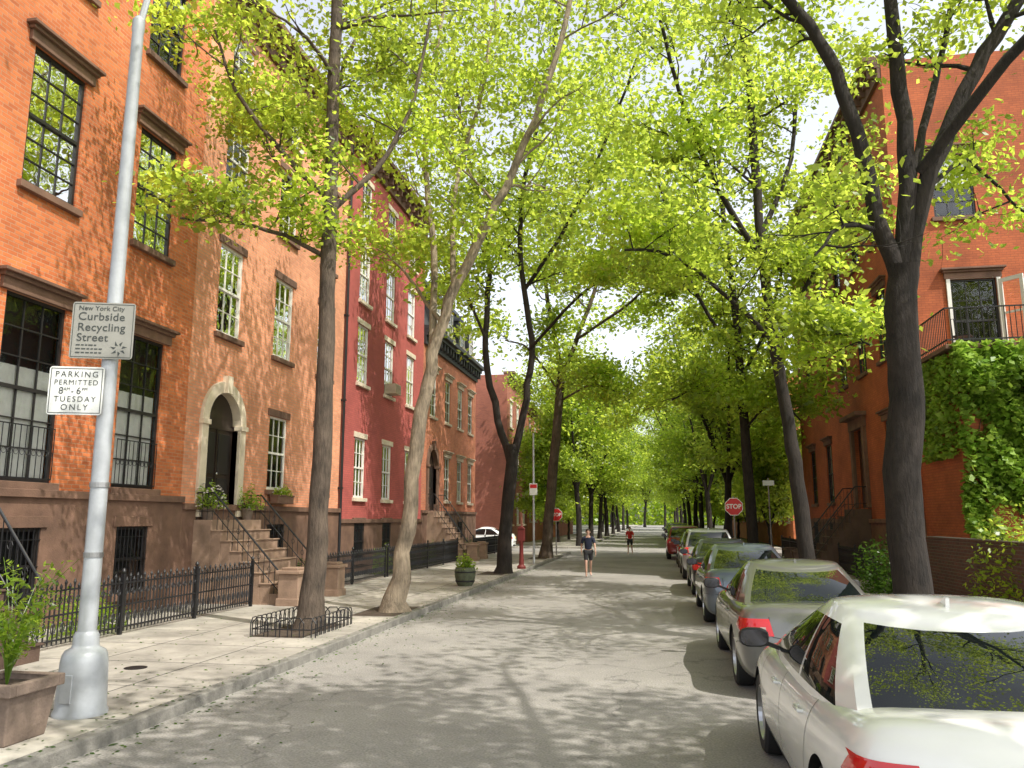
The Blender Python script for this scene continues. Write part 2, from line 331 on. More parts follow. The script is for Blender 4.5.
WCACHE = {}
def window(parent, loc, w, h, style, rotz=0, blind=None, lintel='cap', trim='brown', guard=False, name='window'):
    key = (round(w,3), round(h,3), style)
    if key not in WCACHE:
        nx, ny = {'dark': (3, 2), 'white': (3, 2), 'plain': (1, 1), 'tall': (3, 3), 'two': (2, 2)}[style]
        fr = MB(); t = .06; x0, x1 = -.11, -.04
        fr.box(x0,x1,-w/2,-w/2+t,0,h).box(x0,x1,w/2-t,w/2,0,h).box(x0,x1,-w/2+t,w/2-t,0,t+.02).box(x0,x1,-w/2+t,w/2-t,h-t,h)
        fr.box(x0,x1+.01,-w/2+t,w/2-t,h/2-.03,h/2+.03)
        for k in range(1, nx): yy = -w/2+t+(w-2*t)*k/nx; fr.box(-.095,-.06,yy-.011,yy+.011,t+.02,h-t)
        for half in (0, 1):
            za, zb = (t+.02, h/2-.03) if half == 0 else (h/2+.03, h-t)
            for k in range(1, ny): zz = za+(zb-za)*k/ny; fr.box(-.097,-.058,-w/2+t,w/2-t,zz-.011,zz+.011)
        pn = MB().add([(-.08,-w/2+.03,.03),(-.08,w/2-.03,.03),(-.08,w/2-.03,h-.03),(-.08,-w/2+.03,h-.03)], [(0,1,2,3)])
        WCACHE[key] = (fr.mesh('window_frame', [M['white'] if style in ('white','two') else M['darkframe']]), pn.mesh('window_pane', [M['glass']]))
    fm, pm = WCACHE[key]
    f = put(name, fm, parent, loc, rotz); put('pane', pm, f)
    k2 = ('sill', round(w,2), trim)
    if k2 not in WCACHE: WCACHE[k2] = MB().box(-.035, .1, -w/2-.1, w/2+.1, -.13, -.002).mesh('sill', [M[trim]])
    put('sill', WCACHE[k2], f, bevel=.01)
    if lintel:
        k3 = (lintel, round(w,2), round(h,2), trim)
        if k3 not in WCACHE:
            l = MB()
            if lintel == 'cap':
                l.box(-.002,.07,-w/2-.16,w/2+.16,h+.002,h+.2).box(-.002,.13,-w/2-.2,w/2+.2,h+.2,h+.27).box(-.002,.2,-w/2-.26,w/2+.26,h+.27,h+.33)
            else: l.box(-.035,.035,-w/2-.12,w/2+.12,h+.002,h+.2)
            WCACHE[k3] = l.mesh('lintel', [M[trim]])
        put('lintel', WCACHE[k3], f, bevel=.008)
    if blind is not None and blind != 0:
        c = MB(); n = 20
        top, bot = (h-.05, h*(1-blind)+.05) if blind > 0 else (h*(-blind), .08)
        vs = []
        for i in range(n+1):
            yy = -w/2+.06+(w-.12)*i/n; xx = -.125+.012*math.sin(i*2.1)
            vs += [(xx,yy,bot),(xx,yy,top)]
        c.add(vs, [(2*i,2*i+2,2*i+3,2*i+1) for i in range(n)])
        c.build('curtain', M['curtain'], f, smooth=True)
    if guard:
        g = MB(); y0, y1 = -w/2+.05, w/2-.05
        for zz in (.06, .95): g.bar((.03,y0,zz),(.03,y1,zz),.02,.02)
        n = int((y1-y0)/.12)
        for i in range(n+1): yy = y0+(y1-y0)*i/n; g.tube([(.03,yy,.06),(.03,yy,.95)], .008, 5)
        for i in range(n): yy = y0+(y1-y0)*(i+.5)/n; g.tube([(.03,yy+.05*math.cos(a),.5+.05*math.sin(a)) for a in [k*PI/4 for k in range(9)]], .006, 4, cap=False)
        g.build('window_guard', M['black'], f)
    return f

def stoop(parent, yc, w, ztop, land, n, run, mats=('brown','black'), ped=True, rh=.95):
    s = MB(); z0 = .1
    s.box(0, land, yc-w/2, yc+w/2, z0, ztop)
    dz = (ztop-.12)/(n+1)
    for i in range(n):
        zt = ztop-dz*(i+1); s.box(land+i*run-.001, land+(i+1)*run, yc-w/2+.001*(i+1), yc+w/2-.001*(i+1), z0, zt-.03)
        s.box(land+i*run-.002, land+(i+1)*run+.03, yc-w/2-.02, yc+w/2+.02, zt-.03, zt)
    st = s.build('stoop', M[mats[0]], parent, bevel=.01)
    xe = land+n*run
    for sg in (-1, 1):
        y = yc+sg*(w/2-.06); r = MB()
        pa = V((.05,y,ztop+rh)); pb = V((land,y,ztop+rh)); pc = V((xe-.02,y,.12+rh+.05))
        r.tube([pa,pb,pc], .022, 8); dn = V((0,0,rh-.2)); r.tube([pa-dn,pb-dn,pc-dn], .012, 6)
        k = int((xe)/.14)
        for i in range(k+1):
            x = .08+(xe-.12)*i/k
            zt = ztop+rh if x <= land else ztop+rh+(pc.z-pb.z)*(x-land)/(pc.x-pb.x)
            zb = ztop if x <= land else max(.12, ztop-dz*(math.floor((x-land)/run+1e-6)+1))
            r.tube([(x,y,zb-.01),(x,y,zt)], .008, 5)
            if i % 2 == 0: r.tube([(x+.045*math.cos(a),y,zt-.2+.06*math.sin(a)) for a in [q*PI/3 for q in range(7)]], .006, 4, cap=False)
        r.build('railing', M[mats[1]], st)
        if ped:
            p = MB().box(xe+.03,xe+.5,y-.23,y+.23,.1,.8).box(xe-.02,xe+.55,y-.28,y+.28,.8,.88).box(xe,xe+.53,y-.26,y+.26,.1,.28).box(xe+.08,xe+.45,y-.18,y+.18,.88,.94)
            p.build('pedestal', M[mats[0]], st, bevel=.015)
    return st

def arch_door(parent, yc, z0, w, h, trim='stone', doorm='woodbrown'):
    r = w/2; zs = z0+h-r; K = 16
    s = MB()
    outer = r+.28
    arc = lambda rad, x: [(x, yc+rad*math.cos(PI*k/K), zs+rad*math.sin(PI*k/K)) for k in range(K+1)]
    ins, outs = arc(r, .08), arc(outer, .08); insb, outb = arc(r, -.17), arc(outer, -.002)
    s.add(ins+outs, [(k,k+1,K+2+k,K+1+k) for k in range(K)]); s.add(ins+insb, [(k,k+1,K+2+k,K+1+k) for k in range(K)]); s.add(outs+outb, [(k,k+1,K+2+k,K+1+k) for k in range(K)])
    for sg in (-1, 1):
        s.box(-.17,.08,yc+sg*r,yc+sg*outer,z0,zs); s.box(-.1,.13,yc+sg*(r-.02),yc+sg*(outer+.03),zs-.12,zs); s.box(-.1,.12,yc+sg*(r-.02),yc+sg*(outer+.02),z0,z0+.3)
        pts = [(-.03, yc+sg*r*math.cos(PI*k/K/1), zs+r*math.sin(PI*k/K)) for k in range(K//2+1)]
        crn = (-.03, yc+sg*r, zs+r)
        s.add(pts+[crn], [(k,k+1,K//2+1) for k in range(K//2)])
    s.box(0,.16,yc-.12,yc+.12,zs+r-.02,zs+outer+.14)
    su = s.build('door_surround', M[trim], parent, bevel=.006)
    d = MB().box(-.185,-.15,yc-r,yc+r,z0,z0+h)
    dd = d.build('door', M[doorm], parent)
    p = MB()
    for sg in (-1, 1):
        for za, zb in ((.25,.95),(1.05,2.05)): p.box(-.152,-.13,yc+sg*.09,yc+sg*(r-.12),z0+za,z0+zb)
    p.build('door_panel', M['darkframe'], dd, bevel=.008)
    MB().box(-.152,-.12,yc-r,yc+r,z0+2.15,z0+2.25).box(-.152,-.12,yc-.02,yc+.02,z0+.02,z0+2.15).build('transom', M[doorm], dd)
    MB().lathe([(.0,0),(.03,.01),(.035,.03),(.02,.05),(0,.055)], 10, (-.148, yc+.06, z0+1.05), 'x').build('door_handle', M['chrome'], dd)
    return su

def cornice(parent, W, z, h=.8, proj=.55, m='brown', brackets=True, step=.6):
    c = MB().box(-.01,.12,.02,W-.02,z,z+h*.45).box(-.01,proj*.7,.01,W-.01,z+h*.6,z+h*.78).box(-.3,proj,.005,W-.005,z+h*.78,z+h)
    c.box(-.01,.2,.015,W-.015,z+h*.45,z+h*.6)
    if brackets:
        y = .25
        while y < W-.2: c.box(.0,proj*.62,y-.06,y+.06,z+h*.2,z+h*.62); y += step
    return c.build('cornice', M[m], parent, bevel=.01)

def house(name, label, X, side, y0, y1, H, wall, rows, cols, style='dark', w=1.2, lintel='cap', trim='brown', door=None, base=None, baseops=(), blinds=.4, depth=11, corn='brown', cornh=.8, end_ops=(), skip=(), guards=(), rowstyles=None):
    W = y1-y0-.004
    root = thing(name, label, 'house', (X, y0+.002 if side > 0 else y1-.002, 0), 0 if side > 0 else PI)
    loc = (lambda y: y-y0) if side > 0 else (lambda y: y1-y)
    ops = []; wins = []
    for ri, row in enumerate(rows):
        z, h = row[0], row[1]; ww = row[2] if len(row) > 2 else w
        for ci, c in enumerate(cols):
            if door and ri == 0 and abs(c-door[0]) < .2: continue
            if (ri, ci) in skip: continue
            yy = loc(c); ops.append((yy-ww/2, yy+ww/2, z, z+h)); wins.append((ri, ci, yy, z, ww, h))
    if door: yy = loc(door[0]); ops.append((yy-door[2]/2, yy+door[2]/2, door[1], door[1]+door[3]))
    zb = base or 0
    mb = MB(); facade(mb, (0,0,0), (0,1,0), (1,0,0), W, zb, H, ops)
    if base:
        b2 = MB(); bo = [(loc(c)-.5, loc(c)+.5, .55, 1.85) for c in baseops]
        facade(b2, (0,0,0), (0,1,0), (1,0,0), W, 0, base-.14, bo, x=.06, depth=.24)
        b2.add([(.06,0,0),(-.3,0,0),(-.3,0,base),(.06,0,base),(.06,W,0),(-.3,W,0),(-.3,W,base),(.06,W,base)], [(0,1,2,3),(4,5,6,7)])
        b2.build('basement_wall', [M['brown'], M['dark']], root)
        MB().box(-.02,.13,.003,W-.003,base-.14,base).build('string_course', M['brown'], root, bevel=.01)
        for c in baseops:
            f = window(root, (.06, loc(c), .55), 1.0, 1.3, 'plain', lintel='flat', trim='brown', name='basement_window')
            g = MB()
            for i in range(9): yy = -.46+.115*i; g.tube([(.0,yy,0),(.0,yy,1.3)], .01, 5)
            for zz in (.2,.65,1.1): g.bar((.0,-.5,zz),(.0,.5,zz),.03,.012)
            g.build('window_bars', M['black'], f)
    if not end_ops:
        mb.add([(0,W,zb),(-depth,W,zb),(-depth,W,H),(0,W,H)], [(0,1,2,3)])
    mb.add([(0,0,zb),(-depth,0,zb),(-depth,0,H),(0,0,H),(-depth,W,zb),(-depth,W,H),(0,W,H)], [(0,1,2,3),(1,4,5,2),(3,2,5,6)])
    if end_ops:
        facade(mb, (0,W,0), (-1,0,0), (0,1,0), depth, zb, H, [(a-b/2,a+b/2,c,c+d) for a,b,c,d in end_ops])
        for a,b,c,d in end_ops: window(root, (-a, W, c), b, d, style, rotz=PI/2, lintel=lintel, trim=trim, blind=random.choice([0,.5]))
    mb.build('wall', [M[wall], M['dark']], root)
    for ri, ci, yy, z, ww, h in wins:
        bl = random.choice([.35,.5,.5,.9,-.5]) if random.random() < blinds else 0
        st = (rowstyles or {}).get(ri, style)
        if (ri in guards): bl = -.62
        window(root, (0, yy, z), ww, h, st, blind=bl, lintel=lintel, trim=trim, guard=ri in guards)
    if corn: cornice(root, W, H-cornh*.7, cornh, m=corn)
    return root, loc

h1, l1 = house('brick_row_house', 'orange brick row house behind the lamp post, with tall dark parlour windows', XF, 1, 7.4, 16.6, 16.2, 'brick1',
    [(2.62,3.15,1.4),(7.7,2.55,1.3),(12.0,2.15,1.25)], [8.95,11.9,14.9], style='tall', door=(8.95,2.5,1.7,3.1), base=2.5, baseops=[11.9,14.9], guards=(0,), blinds=.3)
arch_door(h1, l1(8.95), 2.5, 1.7, 3.1, 'brown', 'door')
stoop(h1, l1(8.95)-.05, 2.1, 2.45, .5, 9, .2, mats=('browndark','black'), ped=False)
h2, l2 = house('brick_row_house', 'salmon brick row house with a white arched doorway above a railed stoop', XF, 1, 16.6, 25.8, 15.6, 'brick2',
    [(2.8,2.05,1.1),(6.55,2.3,1.15),(10.2,2.0,1.15),(13.1,1.5,1.1)], [18.2,21.2,24.2], style='white', door=(18.2,2.05,1.5,3.05), base=2.35, baseops=[21.2,24.2], lintel='flat', trim='brown', blinds=.6)
arch_door(h2, l2(18.2), 2.05, 1.5, 3.05, 'cream', 'door')
stoop(h2, l2(18.2)+.1, 2.4, 1.98, .5, 7, .25, mats=('steps','black'), rh=.62)
h3, l3 = house('brick_row_house', 'dark red painted row house with pale lintels and white sash windows', XF, 1, 25.8, 35.6, 15.9, 'brick3',
    [(2.75,2.15,1.1),(6.9,2.2,1.1),(10.0,2.1,1.1),(13.2,1.5,1.05)], [27.7,30.7,33.6], style='white', lintel='flat', trim='cream', base=2.0, baseops=[27.7,30.7,33.6], blinds=.7)
h4, l4 = house('mansard_house', 'rust brick corner house with a black mansard roof and dormers', XF, 1, 35.6, 46.9, 10.8, 'brick4',
    [(2.9,2.2,1.05),(6.9,2.2,1.05)], [37.4,40.2,42.9,45.4], style='two', door=(37.4,2.4,1.5,2.9), base=2.4, baseops=[40.2,42.9], lintel='cap', trim='stone', corn='slate', cornh=.9)
arch_door(h4, l4(37.4), 2.4, 1.5, 2.9, 'brown', 'door')
stoop(h4, l4(37.4), 2.0, 2.35, .4, 8, .2, mats=('steps','black'), rh=.8)
Wm = 11.29
mm = MB(); mm.add([(.0,.01,11.1),(.0,Wm-.01,11.1),(-1.1,Wm-.6,14.2),(-1.1,.3,14.2),(-10.8,.01,11.1),(-10.8,Wm-.01,11.1),(-10,Wm-.6,14.2),(-10,.3,14.2)], [(0,1,2,3),(1,5,6,2),(5,4,7,6),(4,0,3,7),(3,2,6,7),(0,1,5,4)])
ms = mm.build('mansard_roof', M['slate'], h4)
MB().box(-1.2,-.95,.25,Wm-.55,14.15,14.35).build('roof_cresting', M['black'], ms)
for c in (37.6,40.2,42.9,45.2):
    y = l4(c); d = MB().box(-1.0,.02,y-.65,y+.65,11.2,12.9)
    d.prism([(.08,y-.75,12.9),(.08,y+.75,12.9),(.08,y,13.35)], (-1.1,0,0))
    d.build('dormer', M['slate'], h4, bevel=.01); f = window(h4, (.16, y, 11.45), .9, 1.35, 'two', lintel=None, trim='stone', name='dormer_window')
g = MB().tube([(.1,9.18,.1),(.1,9.18,15.4)], .05, 8)
for zz in (3,6,9,12): g.box(.0,.16,9.12,9.24,zz,zz+.06)
g.build('downpipe', M['black'], h2)
ac = MB().box(-.06,.42,-.33,.33,.02,.42)
for i in range(8): ac.box(.42,.43,-.3,.3,.06+i*.043,.075+i*.043)
ac.build('air_conditioner', M['stone'], h3, bevel=.01, loc=(0, l3(30.7), 6.95))

h5, l5 = house('corner_house', 'red brick corner house beyond the side street on the left', XF, 1, 57.5, 67, 12.6, 'brick5', [(1.6,2.2),(5.2,2.1),(8.8,2.0)], [59.3,62.2,65.1], style='white', lintel='flat', trim='cream', blinds=.4)
for y0, y1, H, wl, lab in ((67,76.5,11.5,'brick4','rust brick row house two doors past the side street on the left'),(76.5,87,12.5,'brick1','orange brick row house half hidden by trees far down the left side'),(87,105,12,'brick5','long dark red row house farthest down the left side')):
    n = int((y1-y0)/3.1); house('brick_row_house', lab, XF, 1, y0, y1, H, wl, [(1.8,2.1),(5.2,2.1),(8.5,1.9)], [y0+(y1-y0)*(i+.5)/n for i in range(n)], style='two', lintel='flat', trim='stone', blinds=.4)

# right side corner house
YR0, YR1 = 25.5, 43.5; XRF = 7.6
hr, lr = house('corner_house', 'tall burnt orange house on the right with a stoop, dark door and balcony', XRF, -1, YR0, YR1, 16.6, 'brickR',
    [(2.7,2.5,1.15),(7.2,2.3,1.15),(11.2,2.1,1.15)], [27.6,30.4,33.4,37.0,40.6], style='dark', door=(31.6,2.4,1.5,2.9), lintel='cap', trim='brown', base=2.0, baseops=[37.0,40.6], depth=14, skip=((0,1),(0,2)),
    end_ops=((1.8,1.2,11.2,2.0),(5.3,1.2,11.2,2.0),(5.3,1.2,7.1,2.3),(2.1,1.3,6.6,2.6)))
yd = lr(31.6)
MB().box(-.185,-.14,yd-.75,yd+.75,2.4,5.3).build('door', M['door'], hr)
MB().box(-.02,.12,yd-1.05,yd-.75,2.4,5.3).box(-.02,.12,yd+.75,yd+1.05,2.4,5.3).box(-.02,.14,yd-1.1,yd+1.1,5.3,5.7).box(-.02,.4,yd-1.25,yd+1.25,5.7,5.85).build('door_surround', M['brown'], hr, bevel=.01)
stoop(hr, yd, 2.0, 2.35, .5, 8, .22, mats=('browndark','black'), rh=.8)
Wr = YR1-YR0
ex = MB().box(-12,-.2,Wr-.002,Wr+3.3,0,6.35); exo = ex.build('extension', M['brickR'], hr)
MB().box(-12.05,.05,Wr,Wr+3.55,6.35,6.47).build('balcony_slab', M['brown'], exo, bevel=.01)
fr_ = MB().box(-2.86,-2.75,Wr+.003,Wr+.06,6.5,9.32).box(-1.45,-1.34,Wr+.003,Wr+.06,6.5,9.32).box(-2.75,-1.45,Wr+.003,Wr+.06,9.2,9.32)
fr_.build('balcony_door_frame', M['white'], hr, bevel=.005)
dl = MB().box(0,.05,0,.1,0,2.6).box(0,.05,.6,.7,0,2.6).box(0,.05,.1,.6,0,.5).box(0,.05,.1,.6,2.48,2.6).box(0,.05,.1,.6,1.5,1.56).build('open_balcony_door', M['white'], hr, loc=(-2.8, Wr+.08, 6.52), rotz=.7)
MB().add([(.025,.1,.5),(.025,.6,.5),(.025,.6,2.48),(.025,.1,2.48)], [(0,1,2,3)]).build('pane', M['glass'], dl)
rl = MB(); x0, x1, yy = -11.9, -.02, Wr+3.48
for a, b in (((x0,yy),(x1,yy)),((x1,yy),(x1,Wr+.05))):
    for zz in (6.6,7.45): rl.bar((a[0],a[1],zz),(b[0],b[1],zz),.035,.035)
    L = (V(a)-V(b)).length; n = int(L/.13)
    for i in range(n+1):
        p = V(a).lerp(V(b), i/n); rl.tube([(p.x,p.y,6.46),(p.x,p.y,7.45)], .012, 5)
rl.build('balcony_railing', M['black'], hr)
def bchair(label, c, rz):
    r_ = thing('balcony_chair', label, 'chair', c, rz); 
    MB().box(-.22,.22,-.2,.22,.42,.45).build('seat', M['black'], r_, bevel=.01)
    for sx in (-.2,.2):
        for sy in (-.18,.2): MB().tube([(sx,sy,0),(sx,sy,.42)], .014, 6).build('leg', M['black'], r_)
    b_ = MB().tube([(-.2,.2,.42),(-.2,.26,.9),(.2,.26,.9),(.2,.2,.42)], .014, 6)
    for i in range(5): x = -.13+.065*i; b_.tube([(x,.21,.45),(x,.26,.9)], .008, 5)
    b_.build('backrest', M['black'], r_)
bchair('black metal chair on the balcony left of the open door', (XRF+.8, YR0-2.4, 6.47), 2.6)
bchair('black metal chair on the balcony right of the open door', (XRF+2.9, YR0-2.6, 6.47), -2.4)
for y0, y1, H, wl, lab in ((57.5,68,12,'brick1','orange brick house beyond the side street on the right'),(68,82,12.5,'brick5','dark red row house deep among the trees on the right'),(82,104,12,'brick4','rust brick row house farthest down the right side')):
    n = int((y1-y0)/3.2); house('brick_row_house', lab, 9.2, -1, y0, y1, H, wl, [(1.8,2.1),(5.2,2.1),(8.5,1.9)], [y0+(y1-y0)*(i+.5)/n for i in range(n)], style='two', lintel='flat', trim='stone', blinds=.3)

# ------------------------------------------------------------------ iron fences
def fence(label, a, b, z=.12, h=.95, group=None):
    a, b = V((a[0],a[1],0)), V((b[0],b[1],0)); L = (b-a).length
    ang = math.atan2(b.y-a.y, b.x-a.x)
    root = thing('iron_fence', label, 'fence', (a.x, a.y, z), ang, group)
    for zz in (.12, h*.5, h-.12): MB().bar((0,0,zz),(L,0,zz),.03,.025).build('rail', M['black'], root)
    p = MB(); n = max(2, int(L/.095))
    for i in range(1, n):
        x = L*i/n; top = h+(.04 if i % 2 else -.02)
        p.tube([(x,0,.05),(x,0,top-.1)], .013, 5); p.tube([(x,0,top-.1),(x,0,top-.05),(x,0,top)], [.013,.024,.002], 5)
        if i % 2: p.tube([(x+.045*math.cos(t),0,h*.3+.08*math.sin(t)) for t in [q*PI/4 for q in range(9)]], .01, 4, cap=False)
        else: p.tube([(x+.045*math.cos(t),0,h*.72+.05*math.sin(t)) for t in [q*PI/4 for q in range(9)]], .01, 4, cap=False)
    p.build('pickets', M['black'], root)
    k = max(1, round(L/2.4))
    for i in range(k+1):
        x = L*i/k; q = MB().box(x-.03,x+.03,-.03,.03,-.02,h+.03).lathe([(0,0),(.025,.01),(.04,.04),(.03,.07),(0,.1)], 10, (x,0,h+.03)); q.build('post', M['black'], root, smooth=True)
    return root
FX = -8.75
fence('black iron area fence between the lamp post and the arched doorway stoop', (FX,10.15), (FX,16.75))
fence('black iron area fence behind the mulched tree, past the arched doorway stoop', (FX,19.85), (FX,25.7))
fence('black iron area fence in front of the dark red painted house', (FX,25.95), (FX,35.5))
fence('black iron area fence in front of the mansard house', (FX,38.9), (FX,46.8))
fence('black iron fence on the right pavement before the orange corner house', (6.35,25.6), (6.35,30.3))
fence('black iron fence on the right pavement past the stoop', (6.35,32.9), (6.35,43.4))

gw = thing('brick_garden_wall', 'low brick garden wall behind the parked white car on the right', 'wall', (6.6, 12.5, .1))
MB().box(0,.3,0,9.2,0,1.42).build('wall_body', M['brickG'], gw)
MB().box(-.02,.32,-.02,9.22,1.42,1.48).build('coping', M['brickG'], gw, bevel=.015)

# ------------------------------------------------------------------ vegetation
def leaf_mesh(name, cen, size, m, zb=.6, asp=.5):
    cen = np.asarray(cen, dtype=np.float64); n = len(cen)
    nr = rng.normal(size=(n,3)); nr[:,2] = np.abs(nr[:,2])+zb; nr /= np.linalg.norm(nr, axis=1)[:,None]
    a = rng.normal(size=(n,3)); u = np.cross(nr, a); u /= np.linalg.norm(u, axis=1)[:,None]; v = np.cross(nr, u)
    s = (size*(.55+.8*rng.random(n)))[:,None]
    co = np.stack([cen+u*s*.5, cen+v*s*asp*.5+u*s*.08, cen-u*s*.5, cen-v*s*asp*.5+u*s*.08], axis=1).reshape(-1)
    me = bpy.data.meshes.new(name)
    me.vertices.add(4*n); me.vertices.foreach_set('co', co)
    me.loops.add(4*n); me.loops.foreach_set('vertex_index', np.arange(4*n, dtype=np.int32))
    me.polygons.add(n); me.polygons.foreach_set('loop_start', np.arange(0, 4*n, 4, dtype=np.int32))
    me.update(calc_edges=True); me.materials.append(m); return me
def rv():
    while True:
        v = V((random.uniform(-1,1), random.uniform(-1,1), random.uniform(-1,1)))
        if .05 < v.length < 1: return v.normalized()
def smoothpath(pts, sub=4, jit=0.):
    pts = [V(p) for p in pts]; out = []
    for i in range(len(pts)-1):
        p0, p1, p2, p3 = pts[max(i-1,0)], pts[i], pts[i+1], pts[min(i+2,len(pts)-1)]
        for k in range(sub):
            t = k/sub
            q = .5*((2*p1)+(-p0+p2)*t+(2*p0-5*p1+4*p2-p3)*t*t+(-p0+3*p1-3*p2+p3)*t**3)
            if jit and (i or k): q = q+rv()*jit
            out.append(q)
    out.append(pts[-1]); return out
class TreeGen:
    def __init__(s, leaf=.13, per=55, sig=.42, minz=5.): s.mb = MB(); s.cl = []; s.leaf = leaf; s.per = per; s.sig = sig; s.minz = minz
    def branch(s, p, d, L, r, depth):
        n = 5; pts = [p]; rs = [r]; q = p.copy(); dd = d.copy()
        for i in range(n):
            dd = (dd+rv()*.28+V((0,0,.03))).normalized(); q = q+dd*L/n; pts.append(q.copy()); rs.append(r*(1-.8*(i+1)/n))
        s.mb.tube(pts, rs, 5 if depth else 4, cap=False)
        if depth == 0:
            for k in (2,4,5): s.cl.append((pts[k], .85))
            return
        k = 5 if depth == 1 else 6
        for i in range(k):
            j = 1+int((n-1)*(i+.5)/k+random.random()*.8); j = min(j, n)
            nd = (dd*.7+rv()*1.0); nd.z = nd.z*.6+.08
            s.branch(pts[j], nd.normalized(), L*random.uniform(.35,.6), rs[j]*.6+.004, depth-1)
        s.cl.append((pts[-1], 1.))
    def limb(s, pts, r0, r1, leafy=.4, n=6, L=2.4, sub=4, sides=10, flare=0., jit=.03, depth=1):
        path = smoothpath(pts, sub, jit); K = len(path)
        rs = [r0+(r1-r0)*(i/(K-1)) for i in range(K)]
        if flare:
            for i, q in enumerate(path):
                hgt = q.z-path[0].z; rs[i] *= 1+flare*math.exp(-hgt/.3)
        rs = [x*random.uniform(.95,1.06) for x in rs]
        s.mb.tube(path, rs, sides)
        for i in range(n):
            f = leafy+(1-leafy)*(i+random.random())/max(n,1)
            j = min(K-1, int(f*(K-1))); t = (path[min(j+1,K-1)]-path[j-1]).normalized()
            d = rv(); d.z = abs(d.z)*.4; d = (d+t*.4).normalized()
            s.branch(path[j], d, L*random.uniform(.65,1.2), max(rs[j]*.4,.018), depth)
    def build(s, name, label, base, barkm, leafm, group=None):
        root = thing(name, label, 'tree', base, 0, group)
        bo = V(base)
        s.mb.v = [(x-bo.x, y-bo.y, z-bo.z) for x,y,z in s.mb.v]
        s.mb.build('trunk', barkm, root, smooth=True, angle=80)
        cen = []
        for p, k in s.cl:
            if p.z < s.minz: continue
            n = int(s.per*k*random.choice([.15,.7,1.2,1.7])); c = np.array(p-bo)
            cen.append(c+rng.normal(size=(n,3))*np.array([1,1,.45])*s.sig*random.uniform(.55,1.0))
        cen = np.concatenate(cen)
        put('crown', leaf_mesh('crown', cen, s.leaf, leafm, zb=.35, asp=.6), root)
        return root, len(cen)
total = 0
def fix(pts, base):
    pts = [V(p) for p in pts]; pts[0] = V(base)-V((0,0,.05)); return pts
Y = 13.4; b = (-5.9, Y, .12)
t = TreeGen(leaf=.13, per=36, sig=.4, minz=6.)
t.limb(fix([at(312,630,Y), at(317,540,Y), at(323,430,Y), at(329,250,Y), at(333,120,Y), at(338,-60,Y), at(340,-200,Y)], b), .2, .08, leafy=.66, n=9, L=2.4, flare=.6, jit=.015)
t.limb([at(329,260,Y), at(285,235,Y-.3), at(235,222,Y-.8), at(180,218,Y-1.2)], .05, .02, leafy=.2, n=7, L=1.4, sub=3, sides=6)
t.limb([at(331,200,Y), at(280,150,Y-.2), at(235,90,Y-.4), at(215,30,Y-.6)], .065, .02, leafy=.3, n=7, L=1.6, sub=3, sides=6)
t.limb([at(332,210,Y), at(375,170,Y+.5), at(410,110,Y+1), at(430,20,Y+1.5)], .07, .03, leafy=.3, n=7, L=1.8, sub=3, sides=6)
t.limb([at(333,150,Y), at(345,60,Y+1.5), at(380,0,Y+3)], .07, .03, leafy=.35, n=5, L=2, sub=3, sides=6)
t.limb([at(331,240,Y), at(300,200,Y+1.5), at(270,150,Y+2.5), at(255,90,Y+3.2)], .06, .02, leafy=.3, n=5, L=1.6, sub=3, sides=6)
total += t.build('street_tree', 'straight rough trunked street tree inside a low iron hoop guard', b, M['bark'], M['leafA'], 'street trees along the left kerb')[1]
Y = 16.4; b = (-5.35, Y, .12)
t = TreeGen(leaf=.145, per=36, sig=.45, minz=6.2)
t.limb(fix([at(400,612,Y), at(406,530,Y), at(420,430,Y), at(430,370,Y), at(450,300,Y), at(485,225,Y), at(525,145,Y), at(560,40,Y), at(580,-80,Y)], b), .19, .05, leafy=.6, n=10, L=2.1, flare=1.1, jit=.05)
t.limb([at(432,360,Y), at(434,250,Y+.5), at(425,150,Y+1), at(440,30,Y+1.5), at(455,-80,Y+2)], .09, .03, leafy=.35, n=8, L=2.1)
t.limb([at(455,290,Y), at(455,190,Y+1), at(485,80,Y+2), at(500,-50,Y+3)], .07, .03, leafy=.4, n=7, L=2.1)
t.limb([at(440,320,Y), at(410,280,Y+1), at(385,250,Y+2)], .05, .02, leafy=.3, n=4, L=1.5)
total += t.build('street_tree', 'pale mottled street tree with a bulging foot, its trunk leaning over the road', b, M['bark2'], M['leafA'], 'street trees along the left kerb')[1]
Y = 28.3; b = (-5.3, Y, .12)
t = TreeGen(leaf=.19, per=40, sig=.55, minz=5)
t.limb(fix([at(503,582,Y), at(505,530,Y), at(512,470,Y), at(511,445,Y)], b), .25, .2, n=0, flare=.5)
t.limb([at(511,465,Y), at(499,420,Y), at(484,350,Y), at(489,290,Y), at(484,230,Y), at(462,130,Y+1), at(450,20,Y+1)], .15, .05, leafy=.5, n=10, L=3, jit=.06)
t.limb([at(512,465,Y), at(526,400,Y), at(531,340,Y), at(521,270,Y), at(522,200,Y), at(545,90,Y-1), at(560,0,Y-2)], .15, .05, leafy=.45, n=11, L=3, jit=.06)
t.limb([at(524,290,Y), at(570,220,Y-1), at(610,130,Y-2), at(640,50,Y-3)], .08, .04, leafy=.3, n=8, L=2.6)
t.limb([at(486,340,Y), at(465,290,Y-.5), at(440,250,Y-1)], .06, .03, leafy=.25, n=5, L=2.)
t.limb([at(529,350,Y), at(575,300,Y-2), at(620,270,Y-3), at(650,270,Y-3.5)], .06, .03, leafy=.3, n=8, L=2.)
total += t.build('street_tree', 'dark street tree forking low into two upright limbs by the red alarm post', b, M['barkd'], M['leafA'], 'street trees along the left kerb')[1]
Y = 39.5; b = (-5.3, Y, .12)
t = TreeGen(leaf=.24, per=40, sig=.65, minz=4.2)
t.limb(fix([at(548,568,Y), at(553,470,Y), at(562,370,Y)], b), .27, .2, n=0, flare=.4)
